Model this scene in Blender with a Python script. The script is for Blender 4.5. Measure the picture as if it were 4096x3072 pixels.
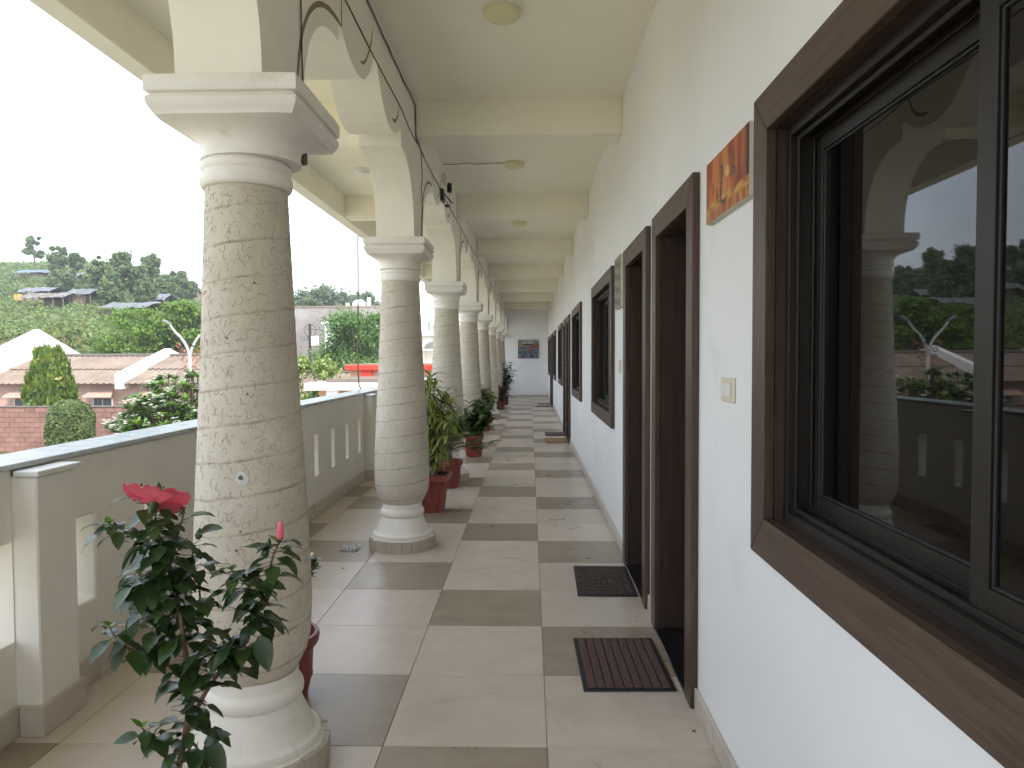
import bpy, math, random
import numpy as np
from mathutils import Vector, Matrix, noise as mnoise
random.seed(7); RNG = np.random.default_rng(7)
R = math.radians
SC = bpy.context.scene
COL = SC.collection
for o in list(bpy.data.objects): bpy.data.objects.remove(o)

# ------------------------------------------------------------------ camera
EYE = Vector((0, 0, 1.4105)); FPX = 2913.57
YAW, PITCH, ROLL = .02468, .03465, -.00384
_f = Vector((-math.sin(YAW)*math.cos(PITCH), math.cos(YAW)*math.cos(PITCH), -math.sin(PITCH)))
_r = Vector((math.cos(YAW), math.sin(YAW), 0)); _u = _r.cross(_f)
_rr = _r*math.cos(ROLL) + _u*math.sin(ROLL); _uu = _rr.cross(_f)
cd = bpy.data.cameras.new('camera'); cam = bpy.data.objects.new('camera', cd); COL.objects.link(cam)
cd.sensor_width = 36; cd.lens = 36*FPX/4096; cd.clip_start = .05; cd.clip_end = 4000
cam.matrix_world = Matrix(((_rr.x, _uu.x, -_f.x, EYE.x), (_rr.y, _uu.y, -_f.y, EYE.y), (_rr.z, _uu.z, -_f.z, EYE.z), (0, 0, 0, 1)))
SC.camera = cam

# ------------------------------------------------------------------ sky, sun, exposure
SUN = Vector((.40, -.55, .80)).normalized()
w = bpy.data.worlds.new('World'); SC.world = w; w.use_nodes = True
nt = w.node_tree; N = nt.nodes; L = nt.links
for n in list(N): N.remove(n)
sky = N.new('ShaderNodeTexSky'); sky.sky_type = 'NISHITA'; sky.sun_disc = False
sky.sun_elevation = math.asin(SUN.z); sky.sun_rotation = math.atan2(SUN.x, SUN.y)
sky.air_density = 1.2; sky.dust_density = 1.2
tc = N.new('ShaderNodeTexCoord'); mp = N.new('ShaderNodeMapping'); mp.inputs['Scale'].default_value = (1.0, 1.0, 2.6)
cn = N.new('ShaderNodeTexNoise'); cn.inputs['Scale'].default_value = 1.7; cn.inputs['Detail'].default_value = 7; cn.inputs['Roughness'].default_value = .55
cr = N.new('ShaderNodeValToRGB'); cr.color_ramp.elements[0].position = .36; cr.color_ramp.elements[1].position = .62
cr.color_ramp.elements[0].color = (.30, .30, .30, 1); cr.color_ramp.elements[1].color = (.96, .96, .96, 1)
mx = N.new('ShaderNodeMix'); mx.data_type = 'RGBA'
bg = N.new('ShaderNodeBackground'); bg.inputs['Strength'].default_value = .13
wo = N.new('ShaderNodeOutputWorld')
L.new(tc.outputs['Generated'], mp.inputs['Vector']); L.new(mp.outputs['Vector'], cn.inputs['Vector'])
L.new(cn.outputs['Fac'], cr.inputs['Fac']); L.new(cr.outputs['Color'], mx.inputs['Factor'])
L.new(sky.outputs['Color'], mx.inputs['A']); mx.inputs['B'].default_value = (7.25, 7.8, 8.75, 1)
L.new(mx.outputs['Result'], bg.inputs['Color']); L.new(bg.outputs['Background'], wo.inputs['Surface'])
sd = bpy.data.lights.new('sun', 'SUN'); sd.energy = 2.0; sd.angle = R(8); sd.color = (1, .95, .87)
so = bpy.data.objects.new('sun', sd); COL.objects.link(so)
so.rotation_euler = (-SUN).to_track_quat('-Z', 'Y').to_euler()
SC.view_settings.view_transform = 'Standard'; SC.view_settings.look = 'None'
SC.view_settings.gamma = 1; SC.view_settings.exposure = 1.55
SC.cycles.use_denoising = True; SC.cycles.max_bounces = 8; SC.cycles.diffuse_bounces = 5
SC.cycles.sample_clamp_indirect = 8; SC.cycles.use_adaptive_sampling = True; SC.cycles.adaptive_threshold = .02; SC.cycles.caustics_reflective = False; SC.cycles.caustics_refractive = False

# ------------------------------------------------------------------ helpers
def ray(u, v):                       # u, v on the photograph 2212 wide
    return _f + _rr*((u*1.85172-2048)/FPX) + _uu*((1536-v*1.85172)/FPX)
def at(u, v, Y):                     # the point on that line of sight that stands at distance Y
    d = ray(u, v); return EYE + d*(Y/d.y)
ORG = {}
def tag(o, label=None, cat=None, group=None, kind=None):
    if label: o['label'] = label
    if cat: o['category'] = cat
    if group: o['group'] = group
    if kind: o['kind'] = kind
    return o
def empty(name, loc, label=None, cat=None, group=None, kind=None):
    o = bpy.data.objects.new(name, None); COL.objects.link(o); o.location = loc; o.empty_display_size = .1
    ORG[o.name] = Vector(loc); return tag(o, label, cat, group, kind or ('thing' if cat else None))
def link(name, me, mats, parent=None, base=None, smooth=False):
    off = ORG[parent.name] if parent else Vector(base or (0, 0, 0))
    if off.length > 0: me.transform(Matrix.Translation(-off))
    o = bpy.data.objects.new(name, me); COL.objects.link(o)
    for m in (mats if isinstance(mats, (list, tuple)) else [mats]): me.materials.append(m)
    if parent: o.parent = parent
    else: o.location = off
    ORG[o.name] = off
    if smooth: me.polygons.foreach_set('use_smooth', [True]*len(me.polygons))
    return o
def copy_tree(o, parent=None, loc=None, label=None):
    c = o.copy(); COL.objects.link(c); c.parent = parent
    if loc is not None: c.location = loc
    if label: c['label'] = label
    ORG[c.name] = Vector(c.location) if parent is None else ORG[parent.name]
    for ch in [x for x in bpy.data.objects if x.parent == o]: copy_tree(ch, c)
    return c
class MB:
    def __init__(s): s.v = []; s.f = []; s.m = []
    def add(s, vs, fs, mi=0):
        b = len(s.v); s.v += [tuple(p) for p in vs]; s.f += [tuple(i+b for i in f) for f in fs]; s.m += [mi]*len(fs); return s
    def box(s, a, b, mi=0, bev=0):
        x0, y0, z0 = a; x1, y1, z1 = b
        if bev:
            k = bev; vs = []; idx = {}
            for i, (X, sx) in enumerate(((x0, 1), (x1, -1))):
                for j, (Y, sy) in enumerate(((y0, 1), (y1, -1))):
                    for l, (Z, sz) in enumerate(((z0, 1), (z1, -1))):
                        for a_ in range(3):
                            d = [sx*k, sy*k, sz*k]; d[a_] = 0
                            idx[(i, j, l, a_)] = len(vs); vs.append((X+d[0], Y+d[1], Z+d[2]))
            fs = []
            g = lambda i, j, l, a_: idx[(i, j, l, a_)]
            fs += [(g(0,0,0,0), g(0,0,1,0), g(0,1,1,0), g(0,1,0,0)), (g(1,0,0,0), g(1,1,0,0), g(1,1,1,0), g(1,0,1,0))]
            fs += [(g(0,0,0,1), g(1,0,0,1), g(1,0,1,1), g(0,0,1,1)), (g(0,1,0,1), g(0,1,1,1), g(1,1,1,1), g(1,1,0,1))]
            fs += [(g(0,0,0,2), g(0,1,0,2), g(1,1,0,2), g(1,0,0,2)), (g(0,0,1,2), g(1,0,1,2), g(1,1,1,2), g(0,1,1,2))]
            for i in (0, 1):
                for j in (0, 1):
                    fs.append((g(i,j,0,0), g(i,j,0,1), g(i,j,1,1), g(i,j,1,0)) if (i == j) else (g(i,j,0,1), g(i,j,0,0), g(i,j,1,0), g(i,j,1,1)))
                    fs.append((g(0,i,j,1), g(0,i,j,2), g(1,i,j,2), g(1,i,j,1)) if (i == j) else (g(0,i,j,2), g(0,i,j,1), g(1,i,j,1), g(1,i,j,2)))
                    fs.append((g(i,0,j,2), g(i,0,j,0), g(i,1,j,0), g(i,1,j,2)) if (i == j) else (g(i,0,j,0), g(i,0,j,2), g(i,1,j,2), g(i,1,j,0)))
                    for l in (0, 1):
                        t = (g(i,j,l,0), g(i,j,l,1), g(i,j,l,2)); fs.append(t if (i+j+l) % 2 else t[::-1])
            return s.add(vs, fs, mi)
        vs = [(x0,y0,z0),(x1,y0,z0),(x1,y1,z0),(x0,y1,z0),(x0,y0,z1),(x1,y0,z1),(x1,y1,z1),(x0,y1,z1)]
        return s.add(vs, [(0,3,2,1),(4,5,6,7),(0,1,5,4),(1,2,6,5),(2,3,7,6),(3,0,4,7)], mi)
    def rings(s, rings, closed=True, cap=(True, True), mi=0):
        n = len(rings[0]); b = len(s.v)
        for r_ in rings: s.v += [tuple(p) for p in r_]
        for i in range(len(rings)-1):
            for j in range(n if closed else n-1):
                k = (j+1) % n
                s.f.append((b+i*n+j, b+i*n+k, b+(i+1)*n+k, b+(i+1)*n+j)); s.m.append(mi)
        if closed and cap[0]: s.f.append(tuple(b+j for j in range(n))[::-1]); s.m.append(mi)
        if closed and cap[1]: s.f.append(tuple(b+(len(rings)-1)*n+j for j in range(n))); s.m.append(mi)
        return s
    def lathe(s, prof, c=(0, 0, 0), n=32, cap=(True, True), mi=0):
        return s.rings([[(c[0]+r*math.cos(2*math.pi*j/n), c[1]+r*math.sin(2*math.pi*j/n), c[2]+z) for j in range(n)] for z, r in prof], True, cap, mi)
    def tube(s, pts, rad, n=6, mi=0):
        pts = [Vector(p) for p in pts]; rs = rad if isinstance(rad, (list, tuple)) else [rad]*len(pts); out = []
        for i, p in enumerate(pts):
            t = (pts[min(i+1, len(pts)-1)]-pts[max(i-1, 0)])
            t = t.normalized() if t.length > 1e-9 else Vector((0, 0, 1))
            a = t.cross(Vector((0, 0, 1)) if abs(t.z) < .9 else Vector((1, 0, 0))).normalized(); b = t.cross(a)
            out.append([p + (a*math.cos(2*math.pi*j/n)+b*math.sin(2*math.pi*j/n))*rs[i] for j in range(n)])
        return s.rings(out, True, (True, True), mi)
    def mesh(s, name='m'):
        me = bpy.data.meshes.new(name); me.from_pydata(s.v, [], s.f); 
        if any(s.m): me.polygons.foreach_set('material_index', s.m)
        me.update(); return me
    def build(s, name, mats, parent=None, base=None, smooth=False): return link(name, s.mesh(name), mats, parent, base, smooth)
def smooth_angle(o, deg=35):
    me = o.data; me.polygons.foreach_set('use_smooth', [True]*len(me.polygons))
    import bmesh
    bm = bmesh.new(); bm.from_mesh(me)
    for e in bm.edges: e.smooth = len(e.link_faces) == 2 and e.calc_face_angle(0) < R(deg)
    bm.to_mesh(me); bm.free(); return o
def grid_wall(ys, zs, holes, x0, x1):    # slab x0..x1 standing over y, z with rectangular openings
    mb = MB(); ys = sorted(set(ys)); zs = sorted(set(zs)); ny, nz = len(ys)-1, len(zs)-1
    def solid(i, j):
        if not (0 <= i < ny and 0 <= j < nz): return False
        cy = (ys[i]+ys[i+1])/2; cz = (zs[j]+zs[j+1])/2
        return not any(a < cy < b and c < cz < d for a, b, c, d in holes)
    for i in range(ny):
        for j in range(nz):
            if not solid(i, j): continue
            a, b, c, d = ys[i], ys[i+1], zs[j], zs[j+1]
            mb.add([(x0,a,c),(x0,b,c),(x0,b,d),(x0,a,d)], [(0,3,2,1)]); mb.add([(x1,a,c),(x1,b,c),(x1,b,d),(x1,a,d)], [(0,1,2,3)])
            if not solid(i-1, j): mb.add([(x0,a,c),(x1,a,c),(x1,a,d),(x0,a,d)], [(0,1,2,3)])
            if not solid(i+1, j): mb.add([(x0,b,c),(x1,b,c),(x1,b,d),(x0,b,d)], [(0,3,2,1)])
            if not solid(i, j-1): mb.add([(x0,a,c),(x1,a,c),(x1,b,c),(x0,b,c)], [(0,3,2,1)])
            if not solid(i, j+1): mb.add([(x0,a,d),(x1,a,d),(x1,b,d),(x0,b,d)], [(0,1,2,3)])
    return mb

# ------------------------------------------------------------------ materials
def newmat(name):
    m = bpy.data.materials.new(name); m.use_nodes = True; t = m.node_tree
    return m, t, t.nodes, t.links, t.nodes['Principled BSDF']
def nz(N, L, scale, detail=4, rough=.55, vec=None, dist=0):
    n = N.new('ShaderNodeTexNoise'); n.inputs['Scale'].default_value = scale; n.inputs['Detail'].default_value = detail
    n.inputs['Roughness'].default_value = rough; n.inputs['Distortion'].default_value = dist
    if vec is not None: L.new(vec, n.inputs['Vector'])
    return n
def ramp(N, L, src, stops):
    r = N.new('ShaderNodeValToRGB'); e = r.color_ramp.elements
    while len(e) < len(stops): e.new(.5)
    for i, (p, c) in enumerate(stops): e[i].position = p; e[i].color = (c, c, c, 1) if isinstance(c, (int, float)) else tuple(c)+(1,)
    L.new(src, r.inputs['Fac']); return r
def mixc(N, L, fac, a, b, mode='MIX'):
    m = N.new('ShaderNodeMix'); m.data_type = 'RGBA'; m.blend_type = mode
    for k, s in (('Factor', fac), ('A', a), ('B', b)):
        if hasattr(s, 'is_linked') or hasattr(s, 'links'): L.new(s, m.inputs[k])
        elif k == 'Factor': m.inputs[k].default_value = s
        else: m.inputs[k].default_value = tuple(s)+(1,)
    return m.outputs['Result']
def bumpn(N, L, b, src, strength, dist=.01):
    k = N.new('ShaderNodeBump'); k.inputs['Strength'].default_value = strength; k.inputs['Distance'].default_value = dist
    L.new(src, k.inputs['Height']); L.new(k.outputs['Normal'], b.inputs['Normal']); return k
def coords(N, L, scale=None, kind='Object', rnd=False):
    c = N.new('ShaderNodeTexCoord'); v = c.outputs[kind]
    if rnd:
        oi = N.new('ShaderNodeObjectInfo'); ml = N.new('ShaderNodeMath'); ml.operation = 'MULTIPLY'; ml.inputs[1].default_value = 57.3
        L.new(oi.outputs['Random'], ml.inputs[0]); cb = N.new('ShaderNodeCombineXYZ')
        for k in 'XYZ': L.new(ml.outputs[0], cb.inputs[k])
        ad = N.new('ShaderNodeVectorMath'); ad.operation = 'ADD'; L.new(v, ad.inputs[0]); L.new(cb.outputs[0], ad.inputs[1]); v = ad.outputs[0]
    if scale:
        mp = N.new('ShaderNodeMapping'); mp.inputs['Scale'].default_value = scale; L.new(v, mp.inputs['Vector']); v = mp.outputs['Vector']
    return v
def pmat(name, c, rough=.6, var=.12, scale=3, bump=.1, bscale=60, dirt=None, dirt_at=(.55, .75), dirt_scale=2, metal=0, spec=.5, stretch=None, rnd=False, bdist=.005, detail=4, dirt_stretch=None):
    m, t, N, L, b = newmat(name)
    v = coords(N, L, stretch, rnd=rnd); n1 = nz(N, L, scale, detail, .6, v)
    lo = [x*(1-var) for x in c]; hi = [min(1, x*(1+var)) for x in c]
    col = ramp(N, L, n1.outputs['Fac'], [(.3, lo), (.7, hi)]).outputs['Color']
    if dirt:
        v2 = coords(N, L, dirt_stretch, rnd=rnd) if dirt_stretch else v
        n3 = nz(N, L, dirt_scale, 8, .68, v2, .4); k = ramp(N, L, n3.outputs['Fac'], [(dirt_at[0], 0.), (dirt_at[1], 1.)])
        col = mixc(N, L, k.outputs['Color'], col, dirt)
    L.new(col, b.inputs['Base Color'])
    b.inputs['Roughness'].default_value = rough; b.inputs['Metallic'].default_value = metal; b.inputs['Specular IOR Level'].default_value = spec
    if bump:
        n2 = nz(N, L, bscale, 5, .6, v); bumpn(N, L, b, n2.outputs['Fac'], bump, bdist)
    return m
def leafmat(name, c1, c2, rough=.45, trans=.25, spec=.4, per_object=False, thru=(.35, .5, .05)):
    m, t, N, L, b = newmat(name)
    g = N.new('ShaderNodeObjectInfo' if per_object else 'ShaderNodeNewGeometry'); col = ramp(N, L, g.outputs['Random' if per_object else 'Random Per Island'], [(0, c1), (1, c2)]).outputs['Color']
    L.new(col, b.inputs['Base Color']); b.inputs['Roughness'].default_value = rough; b.inputs['Specular IOR Level'].default_value = spec
    tr = N.new('ShaderNodeBsdfTranslucent'); cc = mixc(N, L, .4, col, thru); L.new(cc, tr.inputs['Color'])
    ms = N.new('ShaderNodeMixShader'); ms.inputs['Fac'].default_value = trans
    L.new(b.outputs[0], ms.inputs[1]); L.new(tr.outputs[0], ms.inputs[2]); L.new(ms.outputs[0], N['Material Output'].inputs['Surface'])
    return m
M = {}
M['wall'] = pmat('white_wall_paint', (.82, .82, .81), .55, .035, 1.2, .22, 16, dirt=(.66, .64, .58), dirt_at=(.58, .9), dirt_scale=1.6)
M['ceiling'] = pmat('cream_ceiling_paint', (.89, .85, .72), .7, .03, 1.5, .12, 80, dirt=(.70, .66, .50), dirt_at=(.62, .95), dirt_scale=.9)
M['arch'] = pmat('cream_plaster', (.84, .81, .71), .65, .05, 2.5, .25, 35, dirt=(.52, .48, .36), dirt_at=(.66, .95), dirt_scale=2.2)
M['parapet'] = pmat('parapet_paint', (.77, .74, .67), .7, .05, 2, .2, 60, dirt=(.50, .46, .38), dirt_at=(.62, .92), dirt_scale=1.6)
M['capital'] = pmat('column_white_paint', (.80, .765, .69), .55, .06, 7, .35, 28, dirt=(.46, .41, .33), dirt_at=(.58, .84), dirt_scale=5)
M['plinth'] = pmat('plinth_stone', (.46, .41, .34), .5, .12, 9, .3, 50, dirt=(.25, .21, .16), dirt_at=(.6, .85), dirt_scale=5)
M['joint'] = pmat('joint_filler', (.16, .13, .10), .9, .1, 20, 0)
M['skirt'] = pmat('skirting_stone', (.50, .45, .38), .35, .12, 6, .1, 40, dirt=(.36, .31, .25), dirt_at=(.55, .8), dirt_scale=4)
M['granite'] = pmat('coping_granite', (.42, .45, .45), .2, .25, 14, .06, 200, dirt=(.62, .64, .66), dirt_at=(.58, .78), dirt_scale=3, detail=8)
M['brown_line'] = pmat('brown_groove_shade', (.26, .19, .11), .7, .2, 20, .1, 60)  # brown tone standing for the shade in the arch grooves
M['bronze'] = pmat('bronze_aluminium', (.020, .016, .013), .45, .1, 3, .02, 80, metal=.1, spec=.35)
M['rubber'] = pmat('black_rubber', (.014, .014, .015), .6, .2, 30, .1, 200)
M['black'] = pmat('black_plastic', (.012, .012, .013), .4, .1, 10, 0)
M['cable'] = pmat('dark_cable', (.03, .028, .025), .6, .2, 10, 0)
M['cable_grey'] = pmat('grey_conduit', (.16, .17, .17), .5, .1, 10, 0)
M['sill'] = pmat('black_granite', (.012, .011, .012), .12, .3, 60, 0)
M['cream_plastic'] = pmat('cream_plastic', (.72, .66, .52), .35, .04, 4, 0)
M['white_plastic'] = pmat('white_plastic', (.78, .77, .74), .35, .03, 4, 0)
M['lampglass'] = pmat('yellowed_lamp_cover', (.72, .68, .40), .35, .05, 5, 0)
M['steel'] = pmat('brushed_steel', (.5, .5, .5), .3, .05, 10, 0, metal=1)
M['terracotta'] = pmat('red_plastic_pot', (.225, .043, .031), .42, .12, 6, .08, 80, dirt=(.34, .19, .14), dirt_at=(.54, .82), dirt_scale=7)
M['darkpot'] = pmat('dark_red_pot', (.13, .035, .028), .5, .2, 6, .1, 80)
M['soil'] = pmat('potting_soil', (.055, .038, .026), .95, .4, 40, .8, 60, bdist=.02)
M['bark'] = pmat('brown_bark', (.16, .115, .08), .85, .3, 18, .6, 40, stretch=(1, 1, .3), bdist=.01)
M['stemgrey'] = pmat('pale_cane_stem', (.30, .24, .17), .7, .3, 30, .4, 60)
M['stemred'] = pmat('hibiscus_wood', (.17, .105, .07), .75, .25, 40, .4, 90)
M['stemgreen'] = pmat('green_shoot', (.045, .08, .022), .5, .2, 20, 0)
def wood(name, c, axis='Z', rough=.42):
    m, t, N, L, b = newmat(name)
    st = {'Z': (16, 16, .9), 'Y': (16, .9, 16), 'X': (.9, 16, 16)}[axis]
    v = coords(N, L, st, rnd=True); n1 = nz(N, L, 3.2, 8, .65, v, .6); n2 = nz(N, L, 14, 3, .6, v)
    c1 = ramp(N, L, n1.outputs['Fac'], [(.28, [x*.62 for x in c]), (.5, c), (.75, [min(1, x*1.45) for x in c])]).outputs['Color']
    k = ramp(N, L, n2.outputs['Fac'], [(.56, 0.), (.62, 1.)]).outputs['Color']
    ml = N.new('ShaderNodeMath'); ml.operation = 'MULTIPLY'; ml.inputs[1].default_value = .35; L.new(k, ml.inputs[0])
    col = mixc(N, L, ml.outputs[0], c1, [x*.5 for x in c]); L.new(col, b.inputs['Base Color'])
    b.inputs['Roughness'].default_value = rough; b.inputs['Specular IOR Level'].default_value = .28
    bumpn(N, L, b, n2.outputs['Fac'], .08, .002); return m
M['woodv'] = wood('laminate_vertical', (.082, .053, .038), 'Z'); M['woodh'] = wood('laminate_along', (.086, .056, .039), 'Y')
M['leafwood'] = wood('door_leaf_laminate', (.085, .05, .036), 'Y', .5)
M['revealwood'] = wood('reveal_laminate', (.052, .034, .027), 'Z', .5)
def glassmat(name, tint, ior=1.6):
    m, t, N, L, b = newmat(name)
    b.inputs['Base Color'].default_value = (*tint, 1); b.inputs['Roughness'].default_value = .018; b.inputs['IOR'].default_value = ior
    v = coords(N, L); n = nz(N, L, 1.3, 2, .5, v); bumpn(N, L, b, n.outputs['Fac'], .02, .004); return m
M['glass'] = glassmat('dark_tinted_glass', (.004, .0035, .0035), 1.47)
def tilemat(name, base, hi, vein, rough):
    m, t, N, L, b = newmat(name); v = coords(N, L, (1, 1.4, 1), rnd=True)
    n1 = nz(N, L, 3.2, 9, .62, v, .8); n2 = nz(N, L, 7, 5, .55, v, .5); n3 = nz(N, L, 1.1, 3, .5, v)
    c = ramp(N, L, n1.outputs['Fac'], [(.3, base), (.7, hi)]).outputs['Color']
    k = ramp(N, L, n2.outputs['Fac'], [(.36, 0.), (.78, .6)]).outputs['Color']
    k2 = ramp(N, L, n3.outputs['Fac'], [(.38, .25), (.62, 1.)]).outputs['Color']
    kk = N.new('ShaderNodeMath'); kk.operation = 'MULTIPLY'; L.new(k, kk.inputs[0]); L.new(k2, kk.inputs[1])
    c = mixc(N, L, kk.outputs[0], c, vein)
    oi = N.new('ShaderNodeObjectInfo'); rv = ramp(N, L, oi.outputs['Random'], [(0, .90), (1, 1.06)]).outputs['Color']
    c = mixc(N, L, 1.0, c, rv, 'MULTIPLY')
    L.new(c, b.inputs['Base Color'])
    rr = ramp(N, L, n1.outputs['Fac'], [(.3, rough-.05), (.7, rough+.08)]).outputs['Color']; L.new(rr, b.inputs['Roughness'])
    n4 = nz(N, L, 45, 4, .6, v); g5 = nz(N, L, 26, 6, .7, v, 1.0); c = mixc(N, L, ramp(N, L, g5.outputs['Fac'], [(.50, 0.), (.80, .30)]).outputs['Color'], c, vein); L.new(c, b.inputs['Base Color']); bumpn(N, L, b, n4.outputs['Fac'], .05, .002); return m
M['tile_light'] = tilemat('light_floor_tile', (.56, .485, .405), (.64, .565, .488), (.44, .355, .275), .31)
M['tile_dark'] = tilemat('dark_floor_tile', (.285, .232, .17), (.37, .308, .236), (.195, .15, .108), .31)
M['grout'] = pmat('floor_grout', (.34, .30, .24), .9, .1, 20, 0)
def shaftmat():
    m, t, N, L, b = newmat('inscribed_column_plaster'); v = coords(N, L)
    n1 = nz(N, L, 5, 6, .65, v); c = ramp(N, L, n1.outputs['Fac'], [(.3, (.53, .475, .375)), (.7, (.64, .585, .485))]).outputs['Color']
    sp = N.new('ShaderNodeSeparateXYZ'); L.new(v, sp.inputs[0])
    an = N.new('ShaderNodeMath'); an.operation = 'ARCTAN2'; L.new(sp.outputs['Y'], an.inputs[0]); L.new(sp.outputs['X'], an.inputs[1])
    a1 = N.new('ShaderNodeMath'); a1.operation = 'MULTIPLY'; a1.inputs[1].default_value = 1/(2*math.pi); L.new(an.outputs[0], a1.inputs[0])
    z1 = N.new('ShaderNodeMath'); z1.operation = 'MULTIPLY'; z1.inputs[1].default_value = 1/.118; L.new(sp.outputs['Z'], z1.inputs[0])
    su = N.new('ShaderNodeMath'); su.operation = 'SUBTRACT'; L.new(z1.outputs[0], su.inputs[0]); L.new(a1.outputs[0], su.inputs[1])
    n5 = nz(N, L, 14, 4, .6, v); w5 = N.new('ShaderNodeMath'); w5.operation = 'MULTIPLY_ADD'; w5.inputs[1].default_value = .16
    L.new(n5.outputs['Fac'], w5.inputs[0]); L.new(su.outputs[0], w5.inputs[2])
    fr = N.new('ShaderNodeMath'); fr.operation = 'FRACT'; L.new(w5.outputs[0], fr.inputs[0])
    band = ramp(N, L, fr.outputs[0], [(0, 0.), (.455, 0.), (.495, 1.), (.515, .8), (.57, 0.)]).outputs['Color']
    n6 = nz(N, L, 6, 5, .7, v); k6 = ramp(N, L, n6.outputs['Fac'], [(.40, .15), (.60, 1.)]).outputs['Color']
    kk = N.new('ShaderNodeMath'); kk.operation = 'MULTIPLY'; L.new(band, kk.inputs[0]); L.new(k6, kk.inputs[1])
    c = mixc(N, L, kk.outputs[0], c, (.30, .245, .17))
    n7 = nz(N, L, 55, 3, .6, v); k7 = ramp(N, L, n7.outputs['Fac'], [(.70, 0.), (.76, .6)]).outputs['Color']; c = mixc(N, L, k7, c, (.24, .19, .14))
    L.new(c, b.inputs['Base Color']); b.inputs['Roughness'].default_value = .75
    # fine scratched relief
    n8 = nz(N, L, 60, 5, .65, v, .5); ab = ramp(N, L, n8.outputs['Fac'], [(.3, 0.), (.7, 1.)]).outputs['Color']
    mm = mixc(N, L, .3, ab, n1.outputs['Fac']); bumpn(N, L, b, mm, .45, .005); return m
M['shaft'] = shaftmat()
M['groove'] = pmat('groove_dirt_plaster', (.405, .35, .27), .85, .2, 30, 0)  # dirt in the grooves; the dark tone makes raised strokes read as carved
def attrmat(name, rough=.6):
    m, t, N, L, b = newmat(name); a = N.new('ShaderNodeAttribute'); a.attribute_name = 'Col'
    L.new(a.outputs['Color'], b.inputs['Base Color']); b.inputs['Roughness'].default_value = rough
    v = coords(N, L); n = nz(N, L, 60, 4, .6, v); bumpn(N, L, b, n.outputs['Fac'], .25, .003); return m
M['paint'] = attrmat('oil_paint')
M['canvas'] = pmat('canvas_edge', (.60, .57, .47), .85, .08, 20, .2, 120)
M['pale_stone'] = pmat('pale_cap_stone', (.66, .66, .63), .4, .1, 6, .1, 60, dirt=(.4, .37, .3), dirt_at=(.62, .8), dirt_scale=5)
# ------------------------------------------------------------------ the veranda: floor, walls, ceiling
XW, XC, YB, YE = .67, .640, -3.4, 26.55         # wall face, casing face, back and end of the gallery
ZC, ZB = 3.28, 3.035                            # ceiling, underside of beams
floor = MB().box((-2.15, YB, -.30), (.90, YE+.2, -.004)).build('floor', M['grout'], base=(0, 0, 0)); tag(floor, kind='structure')
def tile_mesh(x0, x1):
    return MB().box((x0+.0012, .0012, -.009), (x1-.0012, .5988, 0), bev=.0012).mesh('tile')
TX = [.059, -.541, -1.141, -1.741]
tm_l = tile_mesh(0, .6); tm_d = tile_mesh(0, .6); ts_l = tile_mesh(.405, .6); ts_d = tile_mesh(.405, .6)
for me, k in ((tm_l, 'tile_light'), (tm_d, 'tile_dark'), (ts_l, 'tile_light'), (ts_d, 'tile_dark')): me.materials.append(M[k])
for c in range(5):
    for i in range(-9, 40):
        dark = i % 3 == (1, 2, 0, 1, 2)[c]
        x = TX[c] if c < 4 else -2.341
        me = (tm_d if dark else tm_l) if c < 4 else (ts_d if dark else ts_l)
        o = bpy.data.objects.new('tile', me); COL.objects.link(o); o.parent = floor; o.location = (x, 2.5985+.6*i, random.uniform(-.0006, .0004))
# doors and windows repeat every 9.12 m
DOORS = [(2.90, 3.86), (4.06, 5.04)]; WINS = [(.24, 2.12), (5.77, 7.65)]
DO = [(a+9.12*k, b+9.12*k) for k in range(3) for a, b in DOORS]
WI = [(a+9.12*k, b+9.12*k) for k in range(3) for a, b in WINS]
ZT, ZS = 2.14, .853
holes = [(a+.06, b-.06, 0, ZT-.06) for a, b in DO] + [(a+.06, b-.06, ZS+.06, ZT-.06) for a, b in WI]
ys = [YB, YE] + [y for h in holes for y in h[:2]]; zs = [-.02, 0, ZC+.1] + [z for h in holes for z in h[2:]]
wall = grid_wall(ys, zs, holes, XW, XW+.2).build('wall', M['wall'], base=(XW, 0, 0)); tag(wall, kind='structure')
ends = sorted([(a, b) for a, b in DO]); y = YB
for a, b in ends + [(YE-.012, YE)]:
    if a-y > .02:
        q = y
        while q < a-.001:
            e = min(q+1.2, a); MB().box((XW-.014, q+.0008, 0), (XW-.0005, e-.0008, .088), bev=.002).build('skirting', M['skirt'], wall); q = e
    y = b
end_wall = MB().box((-2.25, YE, -3.2), (XW+.2, YE+.22, 3.6)).build('end_wall', M['wall'], base=(0, YE, 0)); tag(end_wall, kind='structure')
q = -1.93
while q < .655:
    e = min(q+.6, .656); MB().box((q+.001, YE-.013, 0), (e-.001, YE-.0005, .10), bev=.002).build('skirting', M['skirt'], end_wall); q = e
ceiling = MB().box((-2.25, YB, ZC), (XW, YE, ZC+.16)).build('ceiling', M['ceiling'], base=(0, 0, ZC)); tag(ceiling, kind='structure')
CY = [-.52, 2.48, 5.45, 8.46, 11.53, 14.62, 17.67, 20.72, 23.77, 26.72]
for yc in CY[:-1]:
    MB().box((-.827, yc-.12, ZB), (XW, yc+.13, ZC+.01), bev=.006).build('beam', M['ceiling'], ceiling)
    MB().box((-2.11, yc-.12, ZB), (-1.101, yc+.13, ZC+.01), bev=.006).build('beam', M['ceiling'], ceiling)
MB().box((-2.245, YB, ZB-.012), (-2.108, YE, ZC+.012), bev=.006).build('edge_beam', M['arch'], ceiling)
roof = MB().box((-2.35, YB, ZC+.161), (9.2, YE+.22, ZC+.45)).build('roof_slab', M['arch'], base=(0, 0, 3.4)); tag(roof, kind='structure')
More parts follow.
